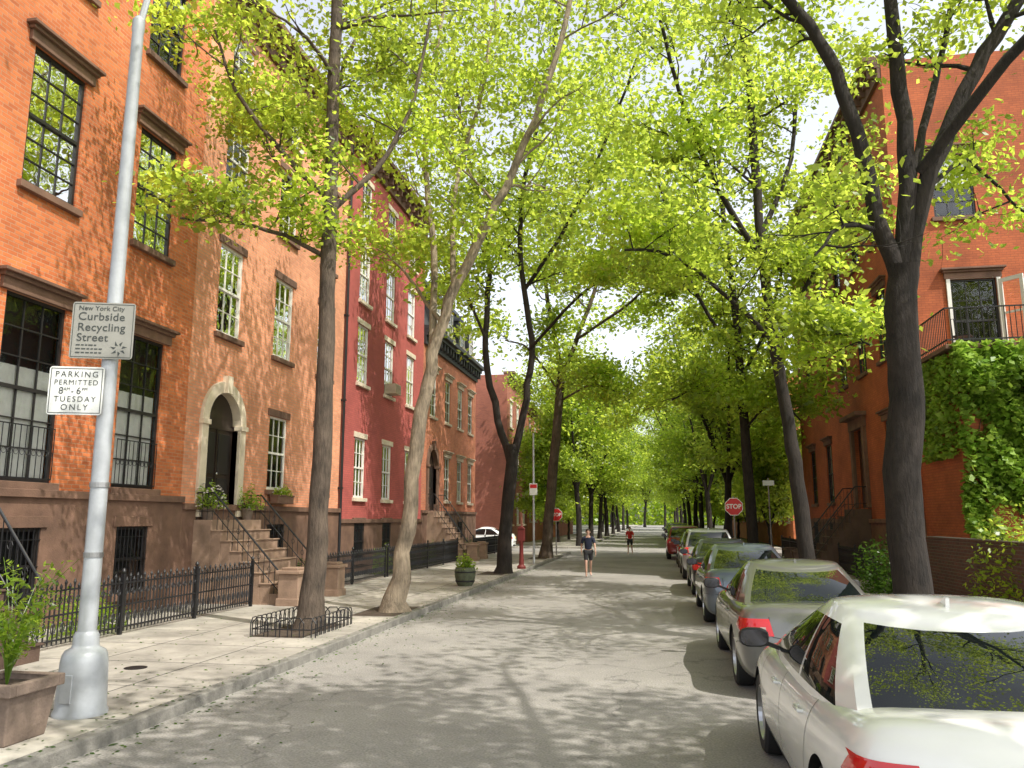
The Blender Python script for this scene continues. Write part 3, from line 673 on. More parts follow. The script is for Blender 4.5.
t.limb([at(562,375,Y), at(588,310,Y), at(605,230,Y), at(600,120,Y)], .13, .05, leafy=.3, n=11, L=3.6, jit=.06)
t.limb([at(562,375,Y), at(548,300,Y), at(540,220,Y), at(560,100,Y)], .13, .05, leafy=.3, n=11, L=3.6, jit=.06)
t.limb([at(575,340,Y), at(620,310,Y-2), at(660,280,Y-3), at(690,290,Y-4)], .08, .04, leafy=.25, n=10, L=2.8)
t.limb([at(558,390,Y), at(530,350,Y-1), at(505,340,Y-2)], .06, .03, leafy=.3, n=5, L=2.4)
t.limb([at(562,400,Y), at(595,385,Y-1), at(630,400,Y-2)], .06, .03, leafy=.2, n=9, L=2.3)
total += t.build('street_tree', 'fourth street tree on the left, its fork framing the far canopy', b, M['bark'], M['leafA'], 'street trees along the left kerb')[1]
# --- right row
Y = 12.9; b = (3.7, Y, .12)
t = TreeGen(leaf=.13, per=32, sig=.42, minz=6.4)
t.limb(fix([at(907,600,Y), at(904,500,Y), at(905,400,Y), at(902,330,Y), at(903,265,Y)], b), .28, .23, n=0, flare=.35, sides=14)
t.limb([at(903,285,Y), at(876,215,Y), at(850,110,Y), at(820,40,Y), at(770,-20,Y), at(700,-90,Y)], .145, .07, leafy=.6, n=7, L=1.9)
t.limb([at(902,285,Y), at(906,150,Y), at(892,30,Y), at(885,-90,Y), at(860,-220,Y)], .15, .08, leafy=.55, n=6, L=2.2)
t.limb([at(904,285,Y), at(932,170,Y), at(975,70,Y), at(1020,0,Y), at(1080,-100,Y)], .15, .08, leafy=.55, n=7, L=1.9)
t.limb([at(905,190,Y), at(930,110,Y+1), at(945,40,Y+2), at(960,-60,Y+3)], .08, .04, leafy=.5, n=4, L=1.9)
t.limb([at(880,230,Y), at(845,225,Y-.5), at(815,255,Y-1)], .05, .02, leafy=.4, n=4, L=1.1, sub=3, sides=6)
t.limb([at(925,190,Y), at(965,160,Y+.5), at(1000,190,Y+1), at(1030,215,Y+1)], .04, .02, leafy=.3, n=4, L=1.2, sub=3, sides=6)
t.limb([V((4.3,12.9,7.4)), V((5.8,11.8,9.2)), V((7.4,10.8,10.6)), V((8.4,10.,11.4))], .1, .04, leafy=.3, n=7, L=2.2)  # limb running out of frame, added to shade the middle of the road
total += t.build('street_tree', 'big dark trunked street tree with spreading fork beside the white car', b, M['barkd'], M['leafA'], 'street trees along the right kerb')[1]
Y = 21.4; b = (3.8, Y, .12)
t = TreeGen(leaf=.165, per=38, sig=.5, minz=4.8)
t.limb(fix([at(800,550,Y), at(797,480,Y), at(789,420,Y), at(774,345,Y), at(762,250,Y), at(752,120,Y), at(740,0,Y), at(730,-120,Y)], b), .2, .07, leafy=.5, n=10, L=2.7, flare=.3)
t.limb([at(776,350,Y), at(805,290,Y), at(830,230,Y), at(840,150,Y)], .08, .04, leafy=.35, n=6, L=1.8)
t.limb([at(762,260,Y), at(720,190,Y-1), at(685,110,Y-2), at(660,20,Y-3)], .09, .04, leafy=.3, n=9, L=2.6)
t.limb([at(760,240,Y), at(790,160,Y+1), at(800,60,Y+2)], .08, .04, leafy=.4, n=6, L=2.4)
t.limb([at(778,360,Y), at(815,335,Y-2), at(850,335,Y-3), at(870,345,Y-3.5)], .04, .02, leafy=.3, n=6, L=1.2)
t.limb([at(772,340,Y), at(720,290,Y-1), at(670,255,Y-2), at(625,250,Y-3)], .07, .03, leafy=.25, n=9, L=2.)
total += t.build('street_tree', 'dark street tree on the right bending left above the parked sedans', b, M['barkd'], M['leafA'], 'street trees along the right kerb')[1]
Y = 33; b = (3.8, Y, .12)
t = TreeGen(leaf=.21, per=40, sig=.6, minz=3.8)
t.limb(fix([at(750,540,Y), at(745,430,Y), at(737,330,Y), at(724,220,Y), at(715,100,Y)], b), .22, .08, leafy=.45, n=12, L=3., flare=.3)
t.limb([at(738,360,Y), at(700,300,Y-1), at(672,230,Y-2), at(650,150,Y-3)], .09, .04, leafy=.3, n=10, L=2.8)
t.limb([at(740,380,Y), at(770,320,Y), at(785,250,Y)], .08, .04, leafy=.3, n=7, L=2.3)
t.limb([at(742,410,Y), at(705,385,Y-1), at(672,400,Y-2)], .06, .03, leafy=.2, n=9, L=2.2)
t.limb([at(744,430,Y), at(775,400,Y-1), at(800,420,Y-2)], .05, .03, leafy=.2, n=5, L=1.4)
total += t.build('street_tree', 'third street tree on the right, beside the stop sign', b, M['barkd'], M['leafA'], 'street trees along the right kerb')[1]
def generic(name, label, base, seed, H=13, R=4.5, fork=4.5, leaf=.25, per=34, sig=.65, lm='leafA', minz=3.5, group=None, bark='barkd', n=9, r=.22):
    global total
    random.seed(seed); t = TreeGen(leaf, per, sig, minz); B = V(base)
    lean = V((random.uniform(-.3,.3), random.uniform(-.3,.3), 0))
    top = B+V((0,0,fork))+lean
    t.limb([B-V((0,0,.05)), B+V((0,0,fork*.5))+lean*.3, top], r, r*.75, n=0, flare=.3)
    a0 = random.random()*6
    for k in range(5):
        a = a0+k*2*PI/5+random.uniform(-.3,.3); rr = R*random.uniform(.5,.85) if k else .3
        d = V((math.cos(a), math.sin(a), 0))
        t.limb([top-V((0,0,.2)), top+d*rr*.35+V((0,0,(H-fork)*.3)), top+d*rr*.7+V((0,0,(H-fork)*.62)), top+d*rr+V((0,0,(H-fork)*.92))], r*.5, r*.15, leafy=.12, n=n, L=R*.55, sides=7)
    o, n_ = t.build(name, label, base, M[bark], M[lm], group); total += n_; return o
GL = 'street trees along the left kerb'; GR = 'street trees along the right kerb'
p1 = generic('street_tree', 'street tree just past the side street on the left', (-5.3,57.5,.12), 3, group=GL, fork=4, R=5, minz=3)
p2 = generic('street_tree', 'slim street tree on the right just before the side street', (3.8,44,.12), 5, group=GR, fork=3.8, R=5, minz=2.8)
p3 = generic('street_tree', 'street tree on the right just past the side street', (3.8,58,.12), 8, group=GR, fork=3.8, R=5, minz=2.8)
far = [((-5.3,68),p2,1.05,'second street tree past the side street on the left'),((3.8,69),p1,1.,'second street tree past the side street on the right'),
       ((-5.3,79),p3,1.,'third street tree past the side street on the left'),((3.8,80),p2,1.1,'third street tree past the side street on the right'),
       ((-5.3,91),p1,1.1,'fourth street tree past the side street on the left'),((3.8,92),p3,1.1,'fourth street tree past the side street on the right'),
       ((-5.3,104),p2,1.,'fifth street tree past the side street on the left'),((3.8,105),p1,1.,'fifth street tree past the side street on the right'),
       ((-5.3,120),p3,1.1,None),((3.8,121),p2,1.1,None),((-5.3,138),p1,1.1,None),((3.8,139),p3,1.1,None),((-5.3,160),p2,1.2,None),((3.8,161),p1,1.2,None),((-2.5,200),p3,1.5,None),((2.5,205),p2,1.5,None),((9,190),p1,1.5,None),((-10,190),p2,1.5,None)]
for i, ((x,y),p,s,lab) in enumerate(far):
    c = dup(p); c.location = (x,y,.12); c.rotation_euler = (0,0,i*1.7); c.scale = (s,s,s)
    c['group'] = (GL if x < 0 else GR) if lab else 'distant trees of the green tunnel'; c['label'] = lab or 'distant street tree in the green tunnel at the end of the street'
generic('street_tree', 'unseen street tree on the right kerb nearest the viewer, added to dapple the road', (3.8,2.6,.12), 21, H=12.5, R=6, fork=6.5, leaf=.2, per=24, sig=.5, minz=7.8, group=GR, n=9)  # crown out of view, added to throw dapple on the near road
generic('street_tree', 'unseen street tree on the right kerb behind the viewer, added for its shade', (3.8,-6.5,.12), 22, H=14, R=5, fork=6.5, leaf=.22, per=18, sig=.6, minz=7.5, group=GR, n=7)  # out of view, added for more leaf shade on the foreground
generic('street_tree', 'unseen tree on the near left kerb, added to shade the orange brick house', (-5.9,3.2,.12), 25, H=16, R=4.2, fork=9, leaf=.17, per=20, sig=.42, minz=9.5, group=GL, n=7)  # crown above the frame, added to mottle the orange facade with shade
generic('garden_tree', 'garden tree rising behind the ivy covered wall at the right edge', (12.5,17,.0), 31, H=12, R=3, fork=6, leaf=.16, per=26, sig=.45, lm='leafA', minz=7.5, n=6, r=.16)
u1 = generic('understorey_tree', 'low leafy tree on the right corner just past the orange house', (6.2,46.2,.0), 41, H=7.5, R=3, fork=1.6, leaf=.24, per=36, sig=.55, lm='leafA', minz=1.6, n=9, r=.12)
u2 = generic('understorey_tree', 'low leafy tree on the left corner past the side street', (-7.6,58.5,.0), 43, H=8, R=3, fork=1.8, leaf=.24, per=36, sig=.55, lm='leafA', minz=1.6, n=9, r=.12)
ulab = ['low tree standing at the right corner past the side street, seen through the trunks','bushy low tree before the orange house beyond the side street','rounded low tree before the dark red row house on the right','low tree before the rust brick row house on the left','bushy low tree further along the left row','low tree before the farthest row house on the right','low tree before the orange row house far on the left','wide low tree far down the right side','wide low tree far down the left side']
for i, (x,y,p,s) in enumerate(((6.6,60,u1,1.1),(6.4,66,u2,1.),(6.5,74,u1,1.2),(-7.8,66,u1,1.),(-7.9,75,u2,1.),(6.8,84,u2,1.2),(-7.9,86,u1,1.2),(6.6,97,u1,1.4),(-7.9,99,u2,1.4),(6,115,u2,1.5),(-7.5,118,u1,1.5),(5,150,u1,1.8),(-7,150,u2,1.8))):
    c = dup(p); c.location = (x,y,0); c.rotation_euler = (0,0,i*2.1); c.scale = (s,s,s)
    if i >= 9: c['group'] = 'distant low trees'; c['label'] = 'distant low tree at the side of the far street'
    else: c['label'] = ulab[i]
q = rng.random((16000,3)); q = np.stack([(q[:,0]-.5)*90, 262+q[:,1]*14, .1+q[:,2]**1.2*(15+5*np.sin(q[:,0]*31))], axis=1)
tag(put('distant_foliage', leaf_mesh('distant_foliage', q, 1.1, M['leafA'], zb=.2, asp=.8)), 'light green mass of far foliage closing the end of the street', 'foliage', kind='stuff')

def shrub(name, label, c, rad, n, leaf=.07, lm='leafC', cat='shrub', flowers=0, stem=True):
    root = thing(name, label, cat, c)
    d = rng.normal(size=(n,3)); d /= np.linalg.norm(d,axis=1)[:,None]; d[:,2] = np.abs(d[:,2])*1.0
    rr = rng.random(n)**.4*(1+.2*np.sin(d[:,0]*7+d[:,1]*5))
    put('leaves', leaf_mesh('leaves', d*rr[:,None]*np.array(rad), leaf, M[lm]), root)
    if stem:
        s = MB()
        for k in range(9):
            q = rv(); q.z = abs(q.z)+.4; q = V((q.x*rad[0]*.7, q.y*rad[1]*.7, q.z*rad[2]*.7)); s.tube([(0,0,-.02),q*.5+rv()*.03,q], [.012,.009,.003], 4)
        s.build('stems', M['bark'], root)
    if flowers:
        f = MB()
        for k in range(flowers):
            q = rv(); q.z = abs(q.z); q = V((q.x*rad[0]*1.05, q.y*rad[1]*1.05, q.z*rad[2]*1.05)); f.lathe([(0,-.014),(.035,0),(0,.014)], 6, q)
        f.build('blossom', M['flower'], root)
    return root
ivc = []
xa, xb, yf = XRF+.2, XRF+12, YR0-3.3
for k in range(40000):
    x = xa-.1+(rng.random()**1.05)*7; z = .4+rng.random()*6.1
    dens = .55*math.sin(x*1.7+z*.9)+.45*math.sin(z*2.1-x*1.3)+.4*math.sin(x*4.1+z*3.3)+(z-2.2)*.3+(x-xa)*.55+.35
    if dens < .1 or rng.random() > .3+.5*dens: continue
    ivc.append((x, yf-.03-rng.random()**2*(.25+.35*math.sin(x*3+z*2)**2), z))
for k in range(3400):
    a = rng.random()*6.5; ivc.append((xa-.15+a, yf-.2-rng.random()*.6, 6.0+rng.normal()*.22-.5*abs(math.sin(a*2))))
for k in range(1800):
    y = yf+rng.random()*2.6; ivc.append((xa-.03-rng.random()*.25, y, 3.6+rng.random()*2.7))
iv = thing('climbing_ivy', 'thick green ivy covering the wall below the balcony on the right', 'ivy', (xa, yf, .12))
put('leaves', leaf_mesh('leaves', np.array(ivc)-np.array([xa,yf,.12]), .18, M['ivy'], zb=.5, asp=.8), iv)
s = MB()
for k in range(7):
    x = .4+k*.7; s.tube(smoothpath([(x,-.015,0),(x+.2,-.02,1.5),(x-.1,-.02,3.2),(x+.3,-.02,5.2)],3,.02), .01, 5)
s.build('stems', M['bark'], iv)
shrub('hedge_shrub', 'bright green shrub spilling over the low brick garden wall', (7.0,17.3,.1), (.75,2.2,2.0), 5200, .12, 'leafA')
shrub('hedge_shrub', 'dark shrub between the big right tree and the iron fence', (5.8,22.8,.12), (.7,.9,1.3), 2200, .11, 'leafC')
shrub('hedge_shrub', 'dark low shrub behind the garden wall near the right edge', (7.2,13.8,.1), (.6,1.5,1.75), 2800, .11, 'leafB')
for i, (y, lab) in enumerate(((12.4,'small green shrub in the areaway below the nearest parlour window'),(21.4,'round shrub in the areaway right of the arched doorway stoop'),(27.4,'clipped shrub at the near end of the red house areaway'),(30.4,'clipped shrub in the middle of the red house areaway'),(33.4,'clipped shrub at the far end of the red house areaway'),(41.2,'shrub in the areaway of the mansard house'))):
    shrub('area_shrub', lab, (-9.4,y,.12), (.45,.8,.75+.1*(i%3)), 1300, .08, 'leafC' if i % 2 else 'leafB')

def square_planter(label, c, w, h, m):
    r = thing('square_planter', label, 'planter', c)
    s = MB(); a, b = w*.4, w*.5
    s.add([(-a,-a,0),(a,-a,0),(a,a,0),(-a,a,0),(-b,-b,h),(b,-b,h),(b,b,h),(-b,b,h),(-b+.05,-b+.05,h),(b-.05,-b+.05,h),(b-.05,b-.05,h),(-b+.05,b-.05,h)],
          [(0,3,2,1),(0,1,5,4),(1,2,6,5),(2,3,7,6),(3,0,4,7),(4,5,9,8),(5,6,10,9),(6,7,11,10),(7,4,8,11)])
    s.build('tub', m, r, bevel=.012)
    MB().box(-b-.03,b+.03,-b-.03,-b+.04,h-.09,h+.01).box(-b-.03,b+.03,b-.04,b+.03,h-.09,h+.01).box(-b-.03,-b+.04,-b+.04,b-.04,h-.09,h+.01).box(b-.04,b+.03,-b+.04,b-.04,h-.09,h+.01).build('rim', m, r, bevel=.01)
    MB().box(-b+.04,b-.04,-b+.04,b-.04,h-.09,h-.05).build('soil', M['soil'], r)
    return r
square_planter('weathered square clay planter on the pavement left of the lamp post', (-5.62,6.45,.12), .58, .5, M['terracotta'])
pl = thing('fern_plant', 'tall wispy green plant growing in the clay planter left of the lamp post', 'plant', (-5.62,6.45,.56))
lf = []; s = MB()
for k in range(24):
    a = k*2.4; L = random.uniform(.3,.55); hgt = random.uniform(.5,1.25); d = V((math.cos(a), math.sin(a), 0))
    pts = [d*L*u**1.6+V((0,0,hgt*(u*1.25-.35*u*u))) for u in (0,.25,.5,.75,1)]
    s.tube(pts, [.008,.007,.005,.004,.002], 4)
    for i in range(30):
        u = .35+.65*random.random(); j = min(3, int(u*4)); q = pts[j].lerp(pts[j+1], u*4-j); lf.append(q+rv()*.06)
s.build('stems', M['leafB'], pl); put('leaves', leaf_mesh('leaves', np.array([tuple(q) for q in lf]), .085, M['leafB'], asp=.35), pl)
bp_ = thing('barrel_planter', 'mossy round tub planter on the left kerb between the leaning tree and the forked tree', 'planter', (-5.4,22.9,.12))
MB().lathe([(.2,0),(.26,.1),(.3,.3),(.3,.45),(.27,.52),(.24,.52),(.24,.46),(0,.46)], 20).build('tub', M['barrel'], bp_, smooth=True)
for rr, zz in ((.28,.12),(.305,.37)): MB().lathe([(rr-.01,zz),(rr,zz),(rr+.004,zz+.04),(rr-.006,zz+.04)], 20).build('hoop', M['black'], bp_)
shrub('potted_shrub', 'small leafy plant growing in the mossy tub planter', (-5.4,22.9,.58), (.3,.3,.45), 500, .09, 'leafB')
def pot(label, c, r=.16):
    o = thing('flower_pot', label, 'pot', c); MB().lathe([(r*.65,0),(r*.95,r*1.5),(r*1.08,r*1.5),(r*1.08,r*1.8),(r*.9,r*1.8),(r*.88,r*1.6),(0,r*1.6)], 16).build('pot_body', M['terracotta'], o, smooth=True, angle=30); return o
for i, (x, y, z) in enumerate(((-10.25,17.35,1.98),(-10.25,19.2,1.98))):
    pot(['clay pot on the arched doorway landing, left of the door','clay pot on the arched doorway landing, right of the door'][i], (x,y,z))
    shrub('potted_shrub', ['white flowering plant in the pot left of the arched door','leafy plant in the pot right of the arched door'][i], (x,y,z+.25), (.38,.38,.6), 620, .08, 'leafB', flowers=60 if i == 0 else 0)
wb = thing('window_box', 'window box under the parlour window right of the arched doorway', 'window box', (XF+.22,21.2,2.42)); MB().box(-.11,.11,-.5,.5,0,.2).box(-.13,.13,-.52,.52,.2,.24).build('box_body', M['brown'], wb, bevel=.01)
shrub('box_flowers', 'leafy flowers filling the window box right of the arched doorway', (XF+.22,21.2,2.62), (.17,.5,.3), 600, .07, 'leafA', 'plant', flowers=14)
for (x, y) in ((-5.9,13.4),(-5.35,16.4),(-5.45,28.3),(-5.45,39.5)):
    a = MB(); a.add([(x-.62,y-.9,.1245),(x+.28,y-.9,.1245),(x+.28,y+.9,.1245),(x-.62,y+.9,.1245)], [(0,1,2,3)]); tag(a.build('soil', M['soil']), kind='structure')
for (x, y) in ((3.8,12.9),(3.9,21.4),(3.9,33)):
    a = MB(); a.add([(x-.5,y-.8,.1245),(x+.6,y-.8,.1245),(x+.6,y+.8,.1245),(x-.5,y+.8,.1245)], [(0,1,2,3)]); tag(a.build('soil', M['soil']), kind='structure')
tg = thing('tree_guard', 'low black iron hoop guard around the foot of the straight left tree', 'tree guard', (-5.9,13.4,.12))
def hoops(a, b):
    a, b = V(a), V(b); L = (b-a).length; n = int(L/.17); g = MB(); d = (b-a)/n
    for i in range(n):
        p = a+d*i; q = p+d*1.35
        g.tube([p, p+V((0,0,.22)), p.lerp(q,.25)+V((0,0,.3)), p.lerp(q,.75)+V((0,0,.3)), q+V((0,0,.22)), q], .01, 5)
    g.tube([a+V((0,0,.12)), b+V((0,0,.12))], .011, 5); g.build('hoop_panel', M['black'], tg)
cs = [(-.6,-.85,0),(.42,-.85,0),(.42,.85,0),(-.6,.85,0)]
for i in range(4): hoops(cs[i], cs[(i+1)%4])
q = rng.random((2600,2)); sc_ = np.where(rng.random(2600) < .6, XL-.05-rng.random(2600)**2*3.4, XL+.04+rng.random(2600)**3*1.5)
q = np.stack([sc_, 5+q[:,1]*28, np.where(sc_ < XL-.16, .127, np.where(sc_ < XL, .13, .006))], axis=1)
tag(put('fallen_leaves', leaf_mesh('fallen_leaves', q, .045, M['leafC'], zb=6, asp=.6)), 'small fallen leaves scattered on the left pavement and in the gutter', 'fallen leaves', kind='stuff')

# ------------------------------------------------------------------ signs and posts
def textmesh(body, size, m, align='CENTER', sx=1., spacing=1., bold=0.):
    cu = bpy.data.curves.new('lettering', 'FONT'); cu.body = body; cu.size = size; cu.align_x = align; cu.align_y = 'CENTER'; cu.extrude = .0008; cu.space_character = spacing; cu.offset = bold
    o = bpy.data.objects.new('tmp', cu); COL.objects.link(o); me = evalmesh(o); bpy.data.objects.remove(o)
    me.transform(Matrix.Rotation(PI/2, 4, 'X') @ Matrix.Scale(sx, 4, (1,0,0))); me.materials.clear(); me.materials.append(m); return me
def plate(mb, w, h, r=.03, y=0, t=.004, cx=0, cz=0, mi=0):
    pts = []
    for sx_, sz_, flip in ((1,1,0),(-1,1,1),(-1,-1,0),(1,-1,1)):
        for k in range(5):
            a = (k if not flip else 4-k)*PI/8; pts.append((cx+sx_*(w/2-r+r*math.cos(a)), y, cz+sz_*(h/2-r+r*math.sin(a))))
    return mb.prism(pts, (0,t,0), mi)
LP = V((-5.6,7.4,.12))
lamp = thing('street_lamp', 'grey painted lamp post with a wide cast base on the left kerb', 'lamp post', LP)
MB().lathe([(.25,0),(.25,.03),(.232,.06),(.225,.3),(.215,.5),(.205,.56),(.185,.6),(.13,.63),(.12,.66),(.12,.74),(.1,.78)], 28).build('cast_base', M['alum'], lamp, smooth=True, angle=50)
MB().lathe([(.095,.7),(.088,.8),(.078,4),(.06,7.3),(.066,7.32),(.066,7.45),(.03,7.5)], 20).build('pole', M['alum'], lamp, smooth=True)
MB().box(-.06,.06,-.24,-.222,.14,.4).build('access_door', M['alum'], lamp, bevel=.004)
for zz in (1.5, 2.2): MB().lathe([(.086,zz),(.094,zz),(.094,zz+.05),(.086,zz+.05)], 20).build('band', M['signback'], lamp)
MB().tube(smoothpath([(0,0,7.3),(.15,.1,8.2),(.6,.3,9.0),(1.8,.6,9.3)],5), .035, 8).build('arm', M['alum'], lamp, smooth=True)
MB().lathe([(.02,-.05),(.16,0),(.2,.08),(.14,.16),(.03,.2)], 16, (1.95,.62,9.2)).build('lamp_head', M['alum'], lamp, smooth=True)
sr = .32
def onpole(dx, z, off=.11): 
    n = V((math.sin(sr), -math.cos(sr), 0)); r_ = V((math.cos(sr), math.sin(sr), 0)); return LP+n*off+r_*dx+V((0,0,z-.12))
rs_ = thing('recycling_sign', 'square grey recycling street sign, the higher one on the lamp post', 'sign', onpole(-.06,3.94), sr)
plate(MB(), .62, .6).build('sign_plate', M['tan'], rs_)
bo = MB(); bo.box(-.295,.295,-.003,-.001,.28,.285).box(-.295,.295,-.003,-.001,-.285,-.28).box(-.295,-.29,-.003,-.001,-.28,.28).box(.29,.295,-.003,-.001,-.28,.28); bo.build('border', M['inkgreen'], rs_)
for body, sz, x, z in (('New York City',.068,-.25,.235),('Curbside',.118,-.25,.145),('Recycling',.118,-.25,.03),('Street',.118,-.25,-.08)):
    o = put('lettering', textmesh(body, sz, M['inkgreen'], 'LEFT', 1.02, 1.04, .0003), rs_); o.location = (x,-.003,z)
sm = MB()
for k, L in enumerate((.2,.27,.24)):
    x = -.25
    while x < -.25+L: w_ = random.uniform(.02,.05); sm.box(x,x+w_,-.003,-.001,-.165-k*.04,-.152-k*.04); x += w_+.012
sm.build('small_print', M['inkgreen'], rs_)
lg = MB()
for k in range(7):
    a = k*.9; lg.prism([(.17+.03*math.cos(a),-.003,-.19+.03*math.sin(a)),(.17+.085*math.cos(a+.2),-.003,-.19+.085*math.sin(a+.2)),(.17+.05*math.cos(a+.6),-.003,-.19+.05*math.sin(a+.6))], (0,.002,0))
lg.build('emblem', M['inkgreen'], rs_)
for zz in (-.2,.15): MB().box(.03,.09,.004,.05,zz,zz+.05).build('bracket', M['signback'], rs_)
ps = thing('parking_sign', 'white permitted parking sign mounted on the lamp post below the recycling sign', 'sign', onpole(-.27,3.3), sr)
plate(MB(), .53, .5).build('sign_plate', M['signwhite'], ps)
bo = MB(); bo.box(-.25,.25,-.003,-.001,.227,.233).box(-.25,.25,-.003,-.001,-.233,-.227).box(-.25,-.244,-.003,-.001,-.227,.227).box(.244,.25,-.003,-.001,-.227,.227); bo.build('border', M['ink'], ps)
for body, sz, x, z, sp in (('PARKING',.086,0,.168,1.3),('PERMITTED',.076,0,.083,1.2),('8',.1,-.14,-.004,1),('AM',.045,-.085,.014,1.05),('-',.1,-.03,-.004,1),('6',.1,.03,-.004,1),('PM',.045,.088,.014,1.05),('TUESDAY',.082,0,-.09,1.3),('ONLY',.086,0,-.175,1.35)):
    o = put('lettering', textmesh(body, sz, M['ink'], 'CENTER', .95, sp, -.0007), ps); o.location = (x,-.003,z)
MB().box(.2,.25,.004,.05,-.03,.03).build('bracket', M['signback'], ps)

def post_sign(name, label, loc, h, kind, rotz=0, R0=.36):
    r = thing(name, label, 'sign', loc, rotz)
    MB().tube([(0,0,-.02),(0,0,h)], .03, 8).build('post', M['signback'], r, smooth=True)
    z = h-.4
    oc = lambda R_, y: [(R_*math.cos(PI/8+k*PI/4), y, z+R_*math.sin(PI/8+k*PI/4)) for k in range(8)]
    MB().prism(oc(R0, -.036), (0,.003,0)).build('border', M['signwhite'], r)
    MB().prism(oc(R0-.025, -.04), (0,.003,0)).build('sign_plate', M['stopred'], r)
    o = put('lettering', textmesh('STOP', R0*.68, M['signwhite'], 'CENTER', .95, 1., .006), r); o.location = (0,-.042,z)
    return r
post_sign('stop_sign', 'red octagonal stop sign on the right before the side street', (3.0,32.2,.12), 2.75, 'stop')
post_sign('stop_sign', 'red octagonal stop sign on the left, beyond the fourth tree', (-5.15,42.6,.12), 2.5, 'stop')
ow = thing('street_name_sign', 'small white sign board on a thin post right of the stop sign', 'sign', (4.5,33.5,.12)); MB().tube([(0,0,0),(0,0,3.5)], .025, 8).build('post', M['signback'], ow)
MB().box(-.22,.22,-.04,-.034,3.2,3.4).build('sign_plate', M['signwhite'], ow)
fa = thing('fire_alarm_post', 'dull red cast iron fire alarm post on the left kerb beside the forked tree', 'alarm post', (-5.1,31.0,.12))
MB().lathe([(.17,0),(.17,.08),(.1,.16),(.08,.5),(.075,.95),(.1,1.0),(.1,1.05)], 14).build('pedestal', M['firered'], fa, smooth=True)
MB().box(-.13,.13,-.1,.1,1.05,1.5).prism([(-.15,-.12,1.5),(.15,-.12,1.5),(0,-.12,1.64)], (0,.24,0)).build('alarm_box', M['firered'], fa, bevel=.01)
sp_ = thing('tall_sign_pole', 'tall thin grey pole with small signs left of the fourth tree', 'pole', (-5.15,34.6,.12))
MB().tube([(0,0,-.02),(0,0,5.6)], [.05,.04], 8).build('pole', M['alum'], sp_, smooth=True)
MB().box(-.17,.17,-.06,-.05,2.9,3.4).build('sign_plate', M['signwhite'], sp_); MB().box(-.15,.15,-.062,-.06,3.2,3.36).build('red_panel', M['stopred'], sp_)
tag(MB().lathe([(.14,0),(.14,.006),(0,.007)], 20).build('utility_cover', M['black'], loc=(-6.6,9.7,.121)), 'small round iron cover in the left pavement', 'utility cover')

